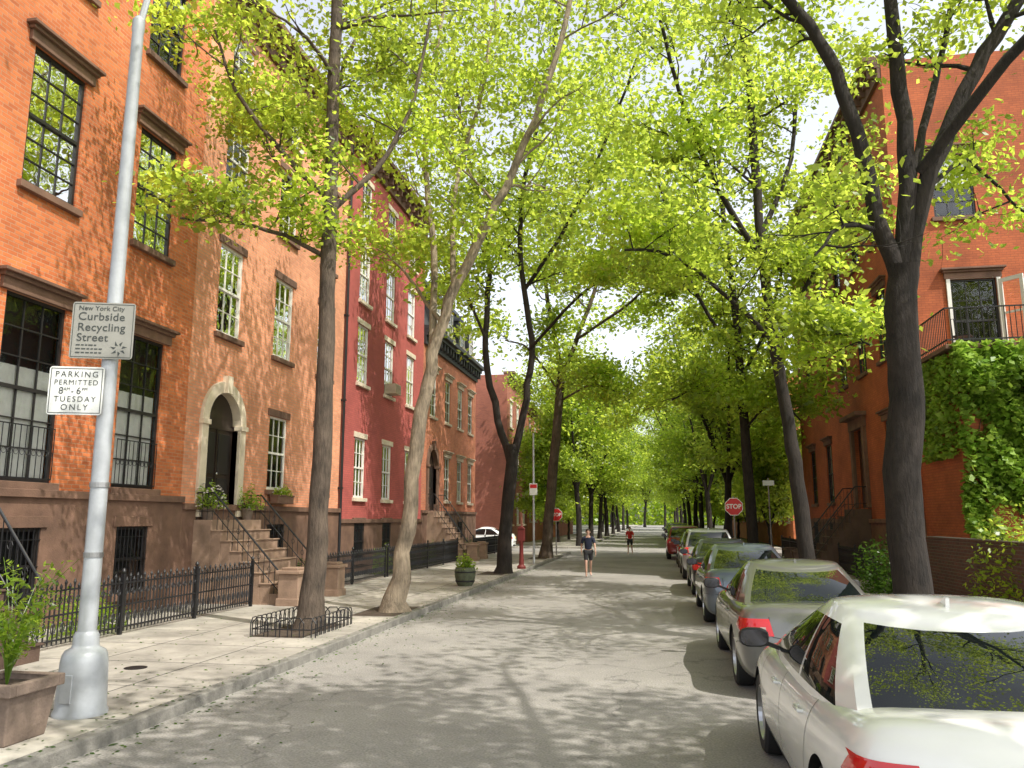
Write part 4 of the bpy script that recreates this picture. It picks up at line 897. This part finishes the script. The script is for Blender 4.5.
# ------------------------------------------------------------------ cars
def carmeshes(P):
    W = P['W']; st = P['st']
    vs = []
    prof = [(0,0,0),(.5,0,0),(.80,0,0),(.95,.07,0),(.995,.27,0),(1.01,.5,0),(.995,.74,0),(.95,.9,0),(.86,1.,.25),(.5,1.,.8),(0,1.,1.)]
    full = prof+[(-a,b,c) for a,b,c in prof[-2:0:-1]]
    for (y,w,zb,zs,cr) in st:
        for a,b,c in full: vs.append((a*w, y, zb+(zs-zb)*b+cr*c))
    n = len(full); K = len(st)
    fs = [(i*n+j, i*n+(j+1)%n, (i+1)*n+(j+1)%n, (i+1)*n+j) for i in range(K-1) for j in range(n)]
    half = len(prof)-1
    for base in (0, (K-1)*n):
        for j in range(half):
            a, b_ = base+j, base+j+1; c, d = base+(n-j-1)%n, base+(n-j)%n
            if j == 0: fs.append((a, b_, base+n-1))
            elif j == half-1: fs.append((a, b_, base+(n-j)%n))
            else: fs.append((a, b_, c, d))
    vv = []
    L = P['L']
    for x, y, z in vs:
        k = (abs(x)/W)**2.5
        if y < .8: y = y+P.get('rr',.2)*k*(1-y/.8)
        if y > L-1.: y = y-P.get('rf',.35)*k*(1-(L-y)/1.)
        vv.append((x,y,z))
    mb = MB(); mb.add(vv, fs)
    o = mb.build('tmpbody', [M['trim'], M['trim']])
    ss = o.modifiers.new('s', 'SUBSURF'); ss.levels = 3; ss.render_levels = 3
    cut = MB(); R = P['wr']+.05
    for y in P['wy']:
        for sg in (-1, 1): cut.lathe([(R,0),(R,.7)], 48, (sg*(W-.3) if sg > 0 else -(W-.3)-.7, y, P['wr']-.005), 'x')
    co = cut.build('tmpcut', [M['trim'], M['trim']])
    for p in co.data.polygons: p.material_index = 1
    bo = o.modifiers.new('b', 'BOOLEAN'); bo.operation = 'DIFFERENCE'; bo.object = co; bo.solver = 'EXACT'
    me = evalmesh(o); me.name = 'car_body'
    me.polygons.foreach_set('use_smooth', [True]*len(me.polygons)); me.set_sharp_from_angle(angle=math.radians(38))
    bpy.data.objects.remove(o); bpy.data.objects.remove(co)
    bvh = BVHTree.FromPolygons([v.co.copy() for v in me.vertices], [tuple(p.vertices) for p in me.polygons])
    out = {'body': me}
    g = P['gh']; fr = P['fr']; tl = [0,.1,.2,.33,.48,.62,.75,.84,.92,1.]
    xf = [1,.91,.7,.42,.14,-.14,-.42,-.7,-.91,-1]
    nx_ = len(xf); TOP = len(tl)-2
    def ringpts(t, k=1., zadd=0.):
        e = t**1.5; w = g['w0']+(g['w1']-g['w0'])*e
        yr = g['yr0']+(g['yr1']-g['yr0'])*(t**g.get('re',1.)); yf = g['yf0']+(g['yf1']-g['yf0'])*(t**.95); z = g['z0']+(g['z1']-g['z0'])*(1-(1-t)**1.15); bw = g['bow']
        pts = []
        for f in fr: 
            yy = yr+bw+(yf-yr-2*bw)*f; pts.append([w*(1-.09*abs(f*2-1)**2.5), yy, z])
        we = pts[-1][0]
        for x in xf[1:-1]: pts.append([we*x, yf-bw*(abs(x)**2.6), z])
        for f in fr[::-1]: yy = yr+bw+(yf-yr-2*bw)*f; pts.append([-w*(1-.09*abs(f*2-1)**2.5), yy, z])
        for x in xf[1:-1]: pts.append([-we*x, yr+bw*(abs(x)**2.6), z])
        cy = (yr+yf)/2; hl = (yf-yr)/2
        res = []
        for p in pts:
            q = [p[0]*k, cy+(p[1]-cy)*k, p[2]+zadd]
            q[2] += g.get('arch',.045)*t*t*(1-min(1,abs((q[1]-cy)/hl))**2)
            res.append(q)
        return res
    rows = [ringpts(t) for t in tl]
    for k, za in ((.975,.014),(.92,.026),(.8,.038),(.55,.05),(.28,.056),(.0,.058)): rows.append(ringpts(1., k, za*g.get('dome',1)))
    n = len(rows[0]); nf = len(fr)
    groups = {k: MB() for k in ('shell','windshield','rear_window','sideL0','sideL1','sideR0','sideR1','sideL2','sideR2')}
    def which(i, j):
        if i >= TOP: return 'shell'
        a = nf-1; c = nf+nx_-2; 
        if j < a: s_ = 'R'; k = j
        elif j < c: 
            kk = j-a
            return 'windshield' if 1 <= kk <= nx_-3 else 'shell'
        elif j < c+a: s_ = 'L'; k = a-1-(j-c)
        else:
            kk = j-(c+a)
            return 'rear_window' if (1 <= kk <= nx_-3 and i >= 1) else 'shell'
        if not (1 <= i < TOP-1): return 'shell'
        for q, (lo, hi) in enumerate(P['glass']):
            if lo <= k < hi: return 'side%s%d' % (s_, q)
        return 'shell'
    for i in range(len(rows)-1):
        for j in range(n):
            a, b_, c, d = rows[i][j], rows[i][(j+1)%n], rows[i+1][(j+1)%n], rows[i+1][j]
            groups[which(i,j)].add([a,b_,c,d], [(0,1,2,3)])
    for k, m_ in groups.items():
        if not m_.v: continue
        me2 = m_.mesh(k, [M['carglass']]); bm = bmesh.new(); bm.from_mesh(me2); bmesh.ops.remove_doubles(bm, verts=bm.verts, dist=1e-4); bmesh.ops.recalc_face_normals(bm, faces=bm.faces)
        bm.to_mesh(me2); bm.free(); me2.polygons.foreach_set('use_smooth', [True]*len(me2.polygons)); me2.set_sharp_from_angle(angle=math.radians(40)); out[k] = me2
    def hit(o_, d_):
        h = bvh.ray_cast(V(o_), V(d_)); return h[0], h[1]
    def strip(paths, wid, off=.0025, side='x'):
        mb = MB()
        for path in paths:
            pts = smoothpath([(0,a,b) for a,b in path], 6); row = []
            for i, p in enumerate(pts):
                t = (pts[min(i+1,len(pts)-1)]-pts[max(i-1,0)]).normalized(); nn = V((0,-t.z,t.y))
                pr = []
                for sgn in (-1,1):
                    q = p+nn*wid/2*sgn
                    if side == 'x': h = hit((2,q.y,q.z), (-1,0,0))
                    elif side == 'z': h = hit((q.y,q.z,3), (0,0,-1))
                    else: h = hit((q.y,-2,q.z), (0,1,0))
                    pr.append(None if h[0] is None else h[0]+h[1]*off)
                row.append(pr)
            for i in range(len(row)-1):
                q = row[i]+row[i+1]
                if any(x is None for x in q): continue
                if (row[i][0]-row[i+1][0]).length > .2: continue
                mb.add([q[0],q[1],q[3],q[2]], [(0,1,2,3)])
                if side == 'x': mb.add([(-p.x,p.y,p.z) for p in (q[0],q[1],q[3],q[2])], [(0,1,2,3)])
        return mb
    out['seams'] = strip(P['seams'], .007).mesh('panel_gap', [M['seam']])
    out['rseams'] = strip(P['rseams'], .007, side='y').mesh('panel_gap', [M['seam']])
    out['sill'] = strip([[(P['wy'][0]+.45+k*.2,.27) for k in range(int((P['wy'][1]-P['wy'][0]-.9)/.2)+1)]], .09, .004).mesh('sill_trim', [M['trim']])
    def patch(poly, side, nx=12, nz=7, off=.006):
        mb = MB(); gr = []
        for i in range(nx+1):
            for j in range(nz+1):
                u, v_ = i/nx, j/nz
                a = (1-u)*(1-v_)*poly[0][0]+u*(1-v_)*poly[1][0]+u*v_*poly[2][0]+(1-u)*v_*poly[3][0]
                b_ = (1-u)*(1-v_)*poly[0][1]+u*(1-v_)*poly[1][1]+u*v_*poly[2][1]+(1-u)*v_*poly[3][1]
                if side == 'rear': h = hit((a,-2,b_), (0,1,0))
                elif side == 'front': h = hit((a,8,b_), (0,-1,0))
                else: h = hit((2,a,b_), (-1,0,0))
                gr.append(None if h[0] is None else h[0]+h[1]*off)
        for i in range(nx):
            for j in range(nz):
                q = [gr[i*(nz+1)+j], gr[(i+1)*(nz+1)+j], gr[(i+1)*(nz+1)+j+1], gr[i*(nz+1)+j+1]]
                if any(x is None for x in q) or max((q[0]-q[2]).length, (q[1]-q[3]).length) > .3: continue
                mb.add(q, [(0,1,2,3)])
        return mb
    def both(mbs, key, m_, sg):
        c = MB()
        for m__ in mbs: c.add([(v[0]*sg, v[1], v[2]) for v in m__.v], m__.f)
        if not c.f: return None
        return c.mesh(key, [m_], smooth=True, angle=50)
    tl_ = [patch(p, s_) for p, s_ in P['tail']]
    out['tailL'] = both(tl_, 'tail_light', M['redlamp'], -1); out['tailR'] = both(tl_, 'tail_light', M['redlamp'], 1)
    rl_ = [patch(p, 'rear', off=.009) for p in P['rev']]
    out['revL'] = both(rl_, 'reverse_light', M['amberlamp'], -1); out['revR'] = both(rl_, 'reverse_light', M['amberlamp'], 1)
    hl_ = [patch(p, s_) for p, s_ in P['head']]
    out['headL'] = both(hl_, 'headlight', M['amberlamp'], -1); out['headR'] = both(hl_, 'headlight', M['amberlamp'], 1)
    out['grille'] = patch([(-.4,.45),(.4,.45),(.45,.62),(-.45,.62)], 'front', off=.005).mesh('grille', [M['trim']])
    out['bumper'] = patch([(-.6,.27),(.6,.27),(.58,.37),(-.58,.37)], 'rear', 14, 3, off=.005).mesh('bumper_trim', [M['trim']], True)
    pz = P['platez']; h = hit((0,-2,pz), (0,1,0)); py = (h[0].y if h[0] else .05)-.012
    out['plate'] = MB().box(-.155,.155,py-.004,py,pz-.08,pz+.08).mesh('number_plate', [M['plate']])
    R = P['wr']
    out['wheel'] = MB().lathe([(R*.66,-.1),(R*.9,-.11),(R*.985,-.085),(R,-.04),(R,.04),(R*.985,.085),(R*.9,.11),(R*.66,.1),(R*.64,.06),(R*.64,-.06)], 36, (0,0,0), 'x').mesh('wheel', [M['tyre']], True, 40)
    rm = MB().lathe([(R*.64,.05),(R*.68,.1),(R*.64,.105),(R*.59,.06),(R*.59,.0)], 32, (0,0,0), 'x').lathe([(.0,.02),(R*.6,.02),(R*.6,.03),(0,.03)], 24, (0,0,0), 'x', 1).lathe([(R*.18,.03),(R*.17,.085),(0,.09)], 14, (0,0,0), 'x')
    for k in range(5):
        a = k*2*PI/5; c_, s_ = math.cos(a), math.sin(a); tx = V((0,-s_,c_)); rd = V((0,c_,s_))
        A = rd*R*.12; B = rd*R*.62
        pts = [A-tx*.045, A+tx*.045, B+tx*.032, B-tx*.032]
        rm.add([p+V((.05,0,0)) for p in pts]+[p+V((x_,0,0)) for p, x_ in zip(pts, (.088,.088,.075,.075))], [(0,1,2,3),(4,5,6,7),(0,1,5,4),(1,2,6,5),(2,3,7,6),(3,0,4,7)])
    out['rim'] = rm.mesh('rim', [M['rim'], M['seam']])
    my, mz = P['mirror']; h = hit((2,my,mz-.2), (-1,0,0)); mxw = (h[0].x if h[0] else .85)-.04
    mb2 = MB(); K = 9; L2 = 12; c = V((mxw+.16, my, mz+.02)); rad = V((.12,.085,.075)); vv = []
    for i in range(K):
        for j in range(L2):
            th = PI*i/(K-1); ph = 2*PI*j/L2; p = V((math.sin(th)*math.cos(ph), math.sin(th)*math.sin(ph), math.cos(th)))
            p = V([math.copysign(abs(x_)**.7, x_) for x_ in p]); q = V((c.x+p.x*rad.x, max(c.y+p.y*rad.y, c.y-.035), c.z+p.z*rad.z)); vv.append(q)
    mb2.add(vv, [(i*L2+j, i*L2+(j+1)%L2, (i+1)*L2+(j+1)%L2, (i+1)*L2+j) for i in range(K-1) for j in range(L2)])
    mb2.bar((mxw-.06,my+.01,mz-.07),(mxw+.08,my+.01,mz-.02),.05,.03)
    out['mirrorR'] = mb2.mesh('wing_mirror', [M['trim']], True, 50)
    m3 = MB().add([(-v[0],v[1],v[2]) for v in mb2.v], mb2.f); out['mirrorL'] = m3.mesh('wing_mirror', [M['trim']], True, 50)
    gl_ = lambda sg: MB().add([(sg*(c.x+.104*math.copysign(abs(math.cos(a))**.7, math.cos(a))), c.y-.037, c.z+.062*math.copysign(abs(math.sin(a))**.7, math.sin(a))) for a in [k*PI/8 for k in range(16)]], [tuple(range(16))]).mesh('mirror_glass', [M['mirror']])
    out['mglR'], out['mglL'] = gl_(1), gl_(-1)
    out['handles'] = []
    for hy, hz in P['handles']:
        h = hit((2,hy,hz), (-1,0,0))[0]
        for sg in (-1,1):
            q = MB().tube([(sg*(h.x-.01),hy-.09,hz),(sg*(h.x+.024),hy-.07,hz),(sg*(h.x+.026),hy+.07,hz),(sg*(h.x-.01),hy+.09,hz)], [.010,.013,.013,.010], 8)
            out['handles'].append(q.mesh('door_handle', [M['chrome']], True))
    out['fin'] = MB().prism([(-.012,P['fin'],P['finz']-.02),(-.012,P['fin']+.16,P['finz']-.02),(-.006,P['fin']+.03,P['finz']+.05),(-.006,P['fin']+.005,P['finz']+.045)], (.022,0,0)).mesh('antenna', [M['trim']])
    out['P'] = P
    return out
SED = dict(W=.91, wr=.335, wy=(1.0,3.75), L=4.75, rr=.24, rf=.4,
    st=[(-.02,.60,.36,.58,0),(.0,.76,.29,.70,0),(.05,.84,.23,.86,.02),(.12,.865,.20,.985,.03),(.22,.88,.19,1.045,.035),(.42,.895,.18,1.05,.035),(.9,.905,.18,1.02,.035),(1.5,.91,.18,.99,.03),(2.4,.91,.18,.965,.03),(3.2,.91,.18,.955,.035),(3.7,.905,.18,.93,.05),(4.2,.89,.19,.85,.06),(4.5,.86,.2,.76,.04),(4.68,.80,.25,.66,.01),(4.75,.68,.33,.56,0)],
    gh=dict(w0=.845,w1=.60,yr0=.34,yr1=1.36,yf0=3.72,yf1=2.45,z0=.93,z1=1.38,bow=.2,dome=1.,arch=.07,re=1.12),
    fr=[0,.13,.24,.35,.455,.475,.6,.72,.84,.94,1.], glass=[(1,4),(5,9)],
    seams=[[(1.46,.26),(1.45,.5),(1.40,.74),(1.30,.95)],[(2.42,.24),(2.42,.6),(2.40,.93)],[(3.42,.24),(3.46,.5),(3.42,.7),(3.32,.9)],[(1.46+k*.196,.25) for k in range(11)],[(.2,.60),(.4,.60),(.58,.56)]],
    rseams=[[(-.7,.60),(0,.605),(.7,.60)],[(-.56,.9),(-.55,.8),(-.52,.69),(0,.685),(.52,.69),(.55,.8),(.56,.9)]],
    tail=[([(.58,.74),(.85,.72),(.86,.90),(.62,.91)],'rear'),([(.2,.73),(.5,.80),(.42,.88),(.2,.90)],'side')],
    rev=[[(.6,.76),(.66,.755),(.66,.79),(.6,.79)]],
    head=[([(.45,.58),(.74,.58),(.76,.70),(.5,.68)],'front'),([(4.1,.64),(4.4,.60),(4.4,.70),(4.15,.76)],'side')],
    platez=.80, mirror=(3.05,1.04), handles=[(1.62,.83),(2.62,.81)], fin=1.55, finz=1.475)
SAL = dict(SED); SAL['gh'] = dict(SED['gh'], yr0=.62, yr1=1.5, z1=1.345, w0=.83, w1=.585); SAL['finz'] = 1.43; SAL['fin'] = 1.68
SAL['st'] = [(y,w,zb,(zs-.035 if y < 1 else zs),cr) for y,w,zb,zs,cr in SED['st']]
SAL['tail'] = [([(.52,.70),(.85,.69),(.86,.87),(.56,.88)],'rear'),([(.2,.71),(.52,.77),(.44,.85),(.2,.87)],'side')]
SUV = dict(W=.92, wr=.36, wy=(.92,3.55), L=4.55, rr=.14, rf=.35,
    st=[(-.02,.64,.42,.68,0),(.0,.8,.36,.82,0),(.05,.87,.30,1.04,.0),(.12,.89,.27,1.10,.0),(.4,.91,.26,1.11,.0),(1.4,.92,.25,1.09,.0),(2.4,.925,.25,1.07,.02),(3.1,.92,.25,1.06,.03),(3.6,.915,.25,1.03,.05),(4.1,.9,.26,.95,.05),(4.35,.86,.3,.86,.03),(4.5,.79,.36,.74,.01),(4.55,.68,.42,.62,0)],
    gh=dict(w0=.86,w1=.67,yr0=.08,yr1=.48,yf0=3.5,yf1=2.5,z0=1.03,z1=1.59,bow=.14,dome=.8,re=1.5,arch=.05),
    fr=[0,.06,.22,.25,.38,.50,.52,.68,.82,.94,1.], glass=[(1,2),(3,5),(6,9)],
    seams=[[(1.35,.32),(1.33,.6),(1.28,1.0)],[(2.25,.32),(2.25,.7),(2.22,1.02)],[(3.15,.32),(3.2,.6),(3.1,1.0)],[(1.35+k*.18,.32) for k in range(11)]],
    rseams=[[(-.7,.62),(0,.62),(.7,.62)]],
    tail=[([(.66,.82),(.89,.82),(.88,1.06),(.72,1.07)],'rear'),([(.14,.82),(.36,.86),(.3,1.04),(.14,1.06)],'side')],
    rev=[[(.68,.84),(.78,.84),(.78,.9),(.68,.9)]],
    head=[([(.45,.68),(.74,.68),(.76,.82),(.5,.80)],'front'),([(4.0,.74),(4.2,.72),(4.2,.82),(4.02,.87)],'side')],
    platez=.78, mirror=(2.85,1.14), handles=[(1.5,.93),(2.42,.92)], fin=.6, finz=1.66)
CM = {'sedan': carmeshes(SED), 'saloon': carmeshes(SAL), 'suv': carmeshes(SUV)}
def car(kind, pm, loc, label, rotz=0, simple=False):
    c = CM[kind]; P = c['P']
    root = thing('parked_car', label, 'car', loc, rotz, 'cars parked along the right kerb')
    def sub(name, me, parent, m=None, slot=0):
        o = put(name, me, parent)
        if m: o.material_slots[slot].link = 'OBJECT'; o.material_slots[slot].material = m
        return o
    b = sub('body', c['body'], root, pm); sh = sub('cabin', c['shell'], root, pm)
    sub('windshield', c['windshield'], root); sub('rear_window', c['rear_window'], root)
    for k in ('sideL0','sideL1','sideL2','sideR0','sideR1','sideR2'):
        if k in c: sub('side_window', c[k], root)
    for s_ in 'LR':
        t_ = sub('tail_light', c['tail'+s_], root) if c['tail'+s_] else root
        if c['rev'+s_]: sub('reverse_light', c['rev'+s_], t_)
        if c['head'+s_]: sub('headlight', c['head'+s_], root)
        mi = sub('wing_mirror', c['mirror'+s_], root); sub('mirror_glass', c['mgl'+s_], mi)
    if not simple:
        sub('panel_gap', c['seams'], b); sub('panel_gap', c['rseams'], b); sub('sill_trim', c['sill'], b)
        for hm in c['handles']: sub('door_handle', hm, root, pm)
        sub('antenna', c['fin'], root, pm)
    sub('grille', c['grille'], root); sub('rear_bumper_trim', c['bumper'], root); sub('number_plate', c['plate'], root)
    for y in P['wy']:
        for sg in (-1,1):
            w = sub('wheel', c['wheel'], root); w.location = (sg*(P['W']-.13), y, P['wr']); rm = sub('rim', c['rim'], w)
            if sg < 0: w.rotation_euler = (0,0,PI)
    return root
CX = 1.78
pw = paint('white_car_paint', (.86,.86,.84), rough=.25); psg = paint('warm_silver_grey_paint', (.17,.168,.155), .5, .3); pbl = paint('blue_grey_car_paint', (.12,.145,.18), .5, .3)
pdk = paint('dark_car_paint', (.02,.022,.03), .2); psl = paint('silver_car_paint', (.42,.43,.44), .7, .3); pmr = paint('maroon_car_paint', (.26,.015,.012), .2); pgr = paint('dark_grey_car_paint', (.06,.065,.07), .4)
car('sedan', pw, (CX-.03,3.9,0), 'white sedan parked nearest the viewer at the right')
car('saloon', psg, (CX+.02,9.6,0), 'warm silver grey sedan parked directly ahead of the white car')
car('sedan', pbl, (CX,15.8,0), 'blue grey sedan parked third in the row')
car('saloon', pdk, (CX+.02,21.6,0), 'black sedan parked fourth in the row')
car('suv', psl, (CX-.02,27.6,0), 'silver tall car parked ahead of the black sedan')
car('saloon', pgr, (CX,33.8,0), 'dark grey sedan parked between the silver and the maroon tall cars')
car('suv', pmr, (CX-.35,41,0), 'maroon tall car parked just before the side street', simple=True)
car('sedan', psl, (CX,57.5,0), 'silver sedan parked first past the side street', simple=True)
car('suv', pdk, (CX,63.5,0), 'dark tall car parked second past the side street', simple=True)
car('sedan', pw, (CX,69.5,0), 'white sedan parked third past the side street', simple=True)
car('suv', pbl, (CX,76,0), 'blue grey tall car parked fourth past the side street', simple=True)
car('sedan', pmr, (CX,83,0), 'maroon sedan parked farthest down the row', simple=True)
cc = car('sedan', pw, (-9.0,52.5,0), 'white sedan standing in the side street on the left', rotz=PI/2, simple=True); cc['group'] = 'cars in the side street'

# ------------------------------------------------------------------ people
def skinmesh(name, vs, es, rs, m, sub=2):
    me = bpy.data.meshes.new('s'); me.from_pydata(vs, es, []); o = bpy.data.objects.new('s', me); COL.objects.link(o)
    sk = o.modifiers.new('k', 'SKIN'); sk.use_smooth_shade = True
    if not me.skin_vertices: bpy.context.view_layer.objects.active = o; bpy.ops.mesh.customdata_skin_add()
    for i, r_ in enumerate(rs): me.skin_vertices[0].data[i].radius = r_ if hasattr(r_, '__len__') else (r_, r_)
    me.skin_vertices[0].data[0].use_root = True
    ss = o.modifiers.new('s', 'SUBSURF'); ss.levels = sub; ss.render_levels = sub
    out = evalmesh(o); out.name = name; bpy.data.objects.remove(o); out.materials.clear(); out.materials.append(m)
    out.polygons.foreach_set('use_smooth', [True]*len(out.polygons)); return out
def person(label, loc, rotz, top, bottom, hairm, s=1., stride=.28, long=False):
    root = thing('person', label, 'person', loc, rotz); root.scale = (s,s,s)
    J = {'pel':(0,0,.95),'bel':(0,0,1.08),'che':(0,-.01,1.28),'nb':(0,0,1.43),'ne':(0,-.01,1.5),'jaw':(0,-.03,1.56),'hd':(0,-.015,1.64),'ht':(0,0,1.72)}
    for sg, n, f in ((-1,'l',1),(1,'r',-1)):
        J['hip'+n] = (sg*.09,0,.9); J['kn'+n] = (sg*.095,-f*stride*.55-.03,.5+.01*(f<0)); J['an'+n] = (sg*.1,-f*stride+(.1 if f < 0 else 0),.09+(.05 if f < 0 else 0)); J['to'+n] = (sg*.11,-f*stride-.16+(.1 if f < 0 else 0),.035)
        J['sh'+n] = (sg*.18,0,1.4); J['el'+n] = (sg*.24,f*.1,1.13); J['wr'+n] = (sg*.25,f*.1-.14,.92+.02*f); J['ha'+n] = (sg*.25,f*.1-.17,.85+.02*f)
    names = list(J); idx = {k:i for i,k in enumerate(names)}
    R_ = {'pel':(.125,.1),'bel':(.115,.09),'che':(.135,.1),'nb':(.07,.06),'ne':(.05,.05),'jaw':(.06,.065),'hd':(.075,.09),'ht':(.05,.055),'hip':.085,'kn':.055,'an':.036,'to':.035,'sh':.055,'el':.04,'wr':.025,'ha':.026}
    E = [('pel','bel'),('bel','che'),('che','nb'),('nb','ne'),('ne','jaw'),('jaw','hd'),('hd','ht')]
    for n in 'lr': E += [('pel','hip'+n),('hip'+n,'kn'+n),('kn'+n,'an'+n),('an'+n,'to'+n),('nb','sh'+n),('sh'+n,'el'+n),('el'+n,'wr'+n),('wr'+n,'ha'+n)]
    vs = [J[k] for k in names]; es = [(idx[a],idx[b]) for a,b in E]; rs = [R_.get(k, R_.get(k[:-1])) for k in names]
    for n, sg in (('l',-1),('r',1)):
        h = V(J['ha'+n])
        for q, (dy, L_) in enumerate(((-.024,.07),(-.008,.08),(.008,.075),(.024,.06))):
            a = h+V((0,dy,-.01)); vs += [tuple(a), tuple(a+V((-sg*.005,0,-L_*.55))), tuple(a+V((-sg*.02,0,-L_)))]; k = len(vs); es += [(idx['ha'+n],k-3),(k-3,k-2),(k-2,k-1)]; rs += [.011,.0095,.008]
        a = V(J['wr'+n])+V((0,-.02,-.02)); vs += [tuple(a), tuple(a+V((0,-.035,-.04)))]; k = len(vs); es += [(idx['wr'+n],k-2),(k-2,k-1)]; rs += [.012,.009]
    put('body', skinmesh('body', vs, es, rs, M['skin'], 1), root)
    def part(name, ks, ed, grow, m, zadj={}):
        v = [J[k] if k not in zadj else zadj[k] for k in ks]; r_ = []
        for k in ks:
            q = R_.get(k, R_.get(k[:-1])); q = q if hasattr(q, '__len__') else (q,q); r_.append((q[0]+grow, q[1]+grow))
        put(name, skinmesh(name, v, [(ks.index(a), ks.index(b)) for a,b in ed], r_, m), root)
    mid = {n: tuple(V(J['sh'+n]).lerp(V(J['el'+n]), .75)) for n in 'lr'}
    part('shirt', ['che','bel','pel','nb','shl','ell','shr','elr'], [('che','bel'),('bel','pel'),('che','nb'),('nb','shl'),('shl','ell'),('nb','shr'),('shr','elr')], .022, top, {'ell': mid['l'], 'elr': mid['r']})
    tk = {n: tuple(V(J['hip'+n]).lerp(V(J['kn'+n]), .85 if not long else 1.)) for n in 'lr'}
    part('shorts', ['pel','hipl','knl','hipr','knr'], [('pel','hipl'),('hipl','knl'),('pel','hipr'),('hipr','knr')], .024, bottom, {'knl': tk['l'], 'knr': tk['r']})
    for n in 'lr':
        a, b_ = V(J['an'+n]), V(J['to'+n]); put('shoe', skinmesh('shoe', [tuple(a+V((0,.02,-.04))), tuple(a+V((0,-.04,-.045))), tuple(b_)], [(0,1),(1,2)], [.042,.044,.038], M['shoe'], 1), root)
    hb = MB(); K = 8; L_ = 14; vv = []
    for i in range(K):
        th = PI*.62*i/(K-1)
        for j in range(L_):
            ph = 2*PI*j/L_; front = max(0, -math.sin(ph)); t2 = th*(1-.42*front)
            vv.append((.088*math.sin(t2)*math.cos(ph), .01+.105*math.sin(t2)*math.sin(ph), 1.645+.115*math.cos(t2)))
    hb.add(vv, [(i*L_+j, i*L_+(j+1)%L_, (i+1)*L_+(j+1)%L_, (i+1)*L_+j) for i in range(K-1) for j in range(L_)]); hb.build('hair', hairm, root, smooth=True, angle=80)
    for sg in (-1,1): MB().lathe([(0,-.004),(.008,0),(0,.004)], 6, (sg*.03,-.1,1.635)).build('eye', M['hair'], root)
    MB().prism([(-.012,-.098,1.6),(.012,-.098,1.6),(0,-.12,1.602),(0,-.1,1.635)], (0,.01,0)).build('nose', M['skin'], root)
    for sg in (-1,1): MB().lathe([(0,-.03),(.014,-.01),(.016,.01),(0,.03)], 8, (sg*.083,0,1.62)).build('ear', M['skin'], root, smooth=True)
    return root
person('person in a dark navy top and dark shorts walking in the road', (-2.35,28.8,0), .15, M['navy'], M['denim'], M['hair'], .95)
person('person in a red top walking far down the road', (-1.45,47,0), -.1, M['redcloth'], M['denim'], M['hair'], .9, .2)

# ------------------------------------------------------------------ light
el = math.radians(55); az = V((.87,-.49,0)).normalized()
S = V((az.x*math.cos(el), az.y*math.cos(el), math.sin(el)))
sd = bpy.data.lights.new('sun', 'SUN'); sd.energy = 5; sd.angle = math.radians(.5); sd.color = (1,.95,.86)
so = bpy.data.objects.new('sun', sd); COL.objects.link(so); so.rotation_euler = (-S).to_track_quat('-Z','Y').to_euler()
w = bpy.data.worlds.new('World'); scene.world = w; w.use_nodes = True; nt = w.node_tree
sk = nt.nodes.new('ShaderNodeTexSky'); sk.sky_type = 'NISHITA'; sk.sun_disc = False; sk.sun_elevation = el; sk.sun_rotation = math.atan2(S.x, S.y); sk.dust_density = 4
hs = nt.nodes.new('ShaderNodeHueSaturation'); hs.inputs['Saturation'].default_value = .32
tc = nt.nodes.new('ShaderNodeTexCoord'); sx = nt.nodes.new('ShaderNodeSeparateXYZ'); nt.links.new(tc.outputs['Generated'], sx.inputs[0])
mr = nt.nodes.new('ShaderNodeMapRange'); mr.interpolation_type = 'SMOOTHSTEP'; mr.inputs['From Min'].default_value = .56; mr.inputs['From Max'].default_value = .82; mr.inputs['To Min'].default_value = 2.5; mr.inputs['To Max'].default_value = .8
nt.links.new(sx.outputs['Z'], mr.inputs['Value']); nt.links.new(mr.outputs[0], hs.inputs['Value'])
nt.links.new(sk.outputs[0], hs.inputs['Color']); nt.links.new(hs.outputs[0], nt.nodes['Background'].inputs['Color']); nt.nodes['Background'].inputs['Strength'].default_value = .15
scene.view_settings.view_transform = 'Standard'; scene.view_settings.look = 'None'; scene.view_settings.exposure = 0
print('LEAVES', total, 'OBJ', len(bpy.data.objects))
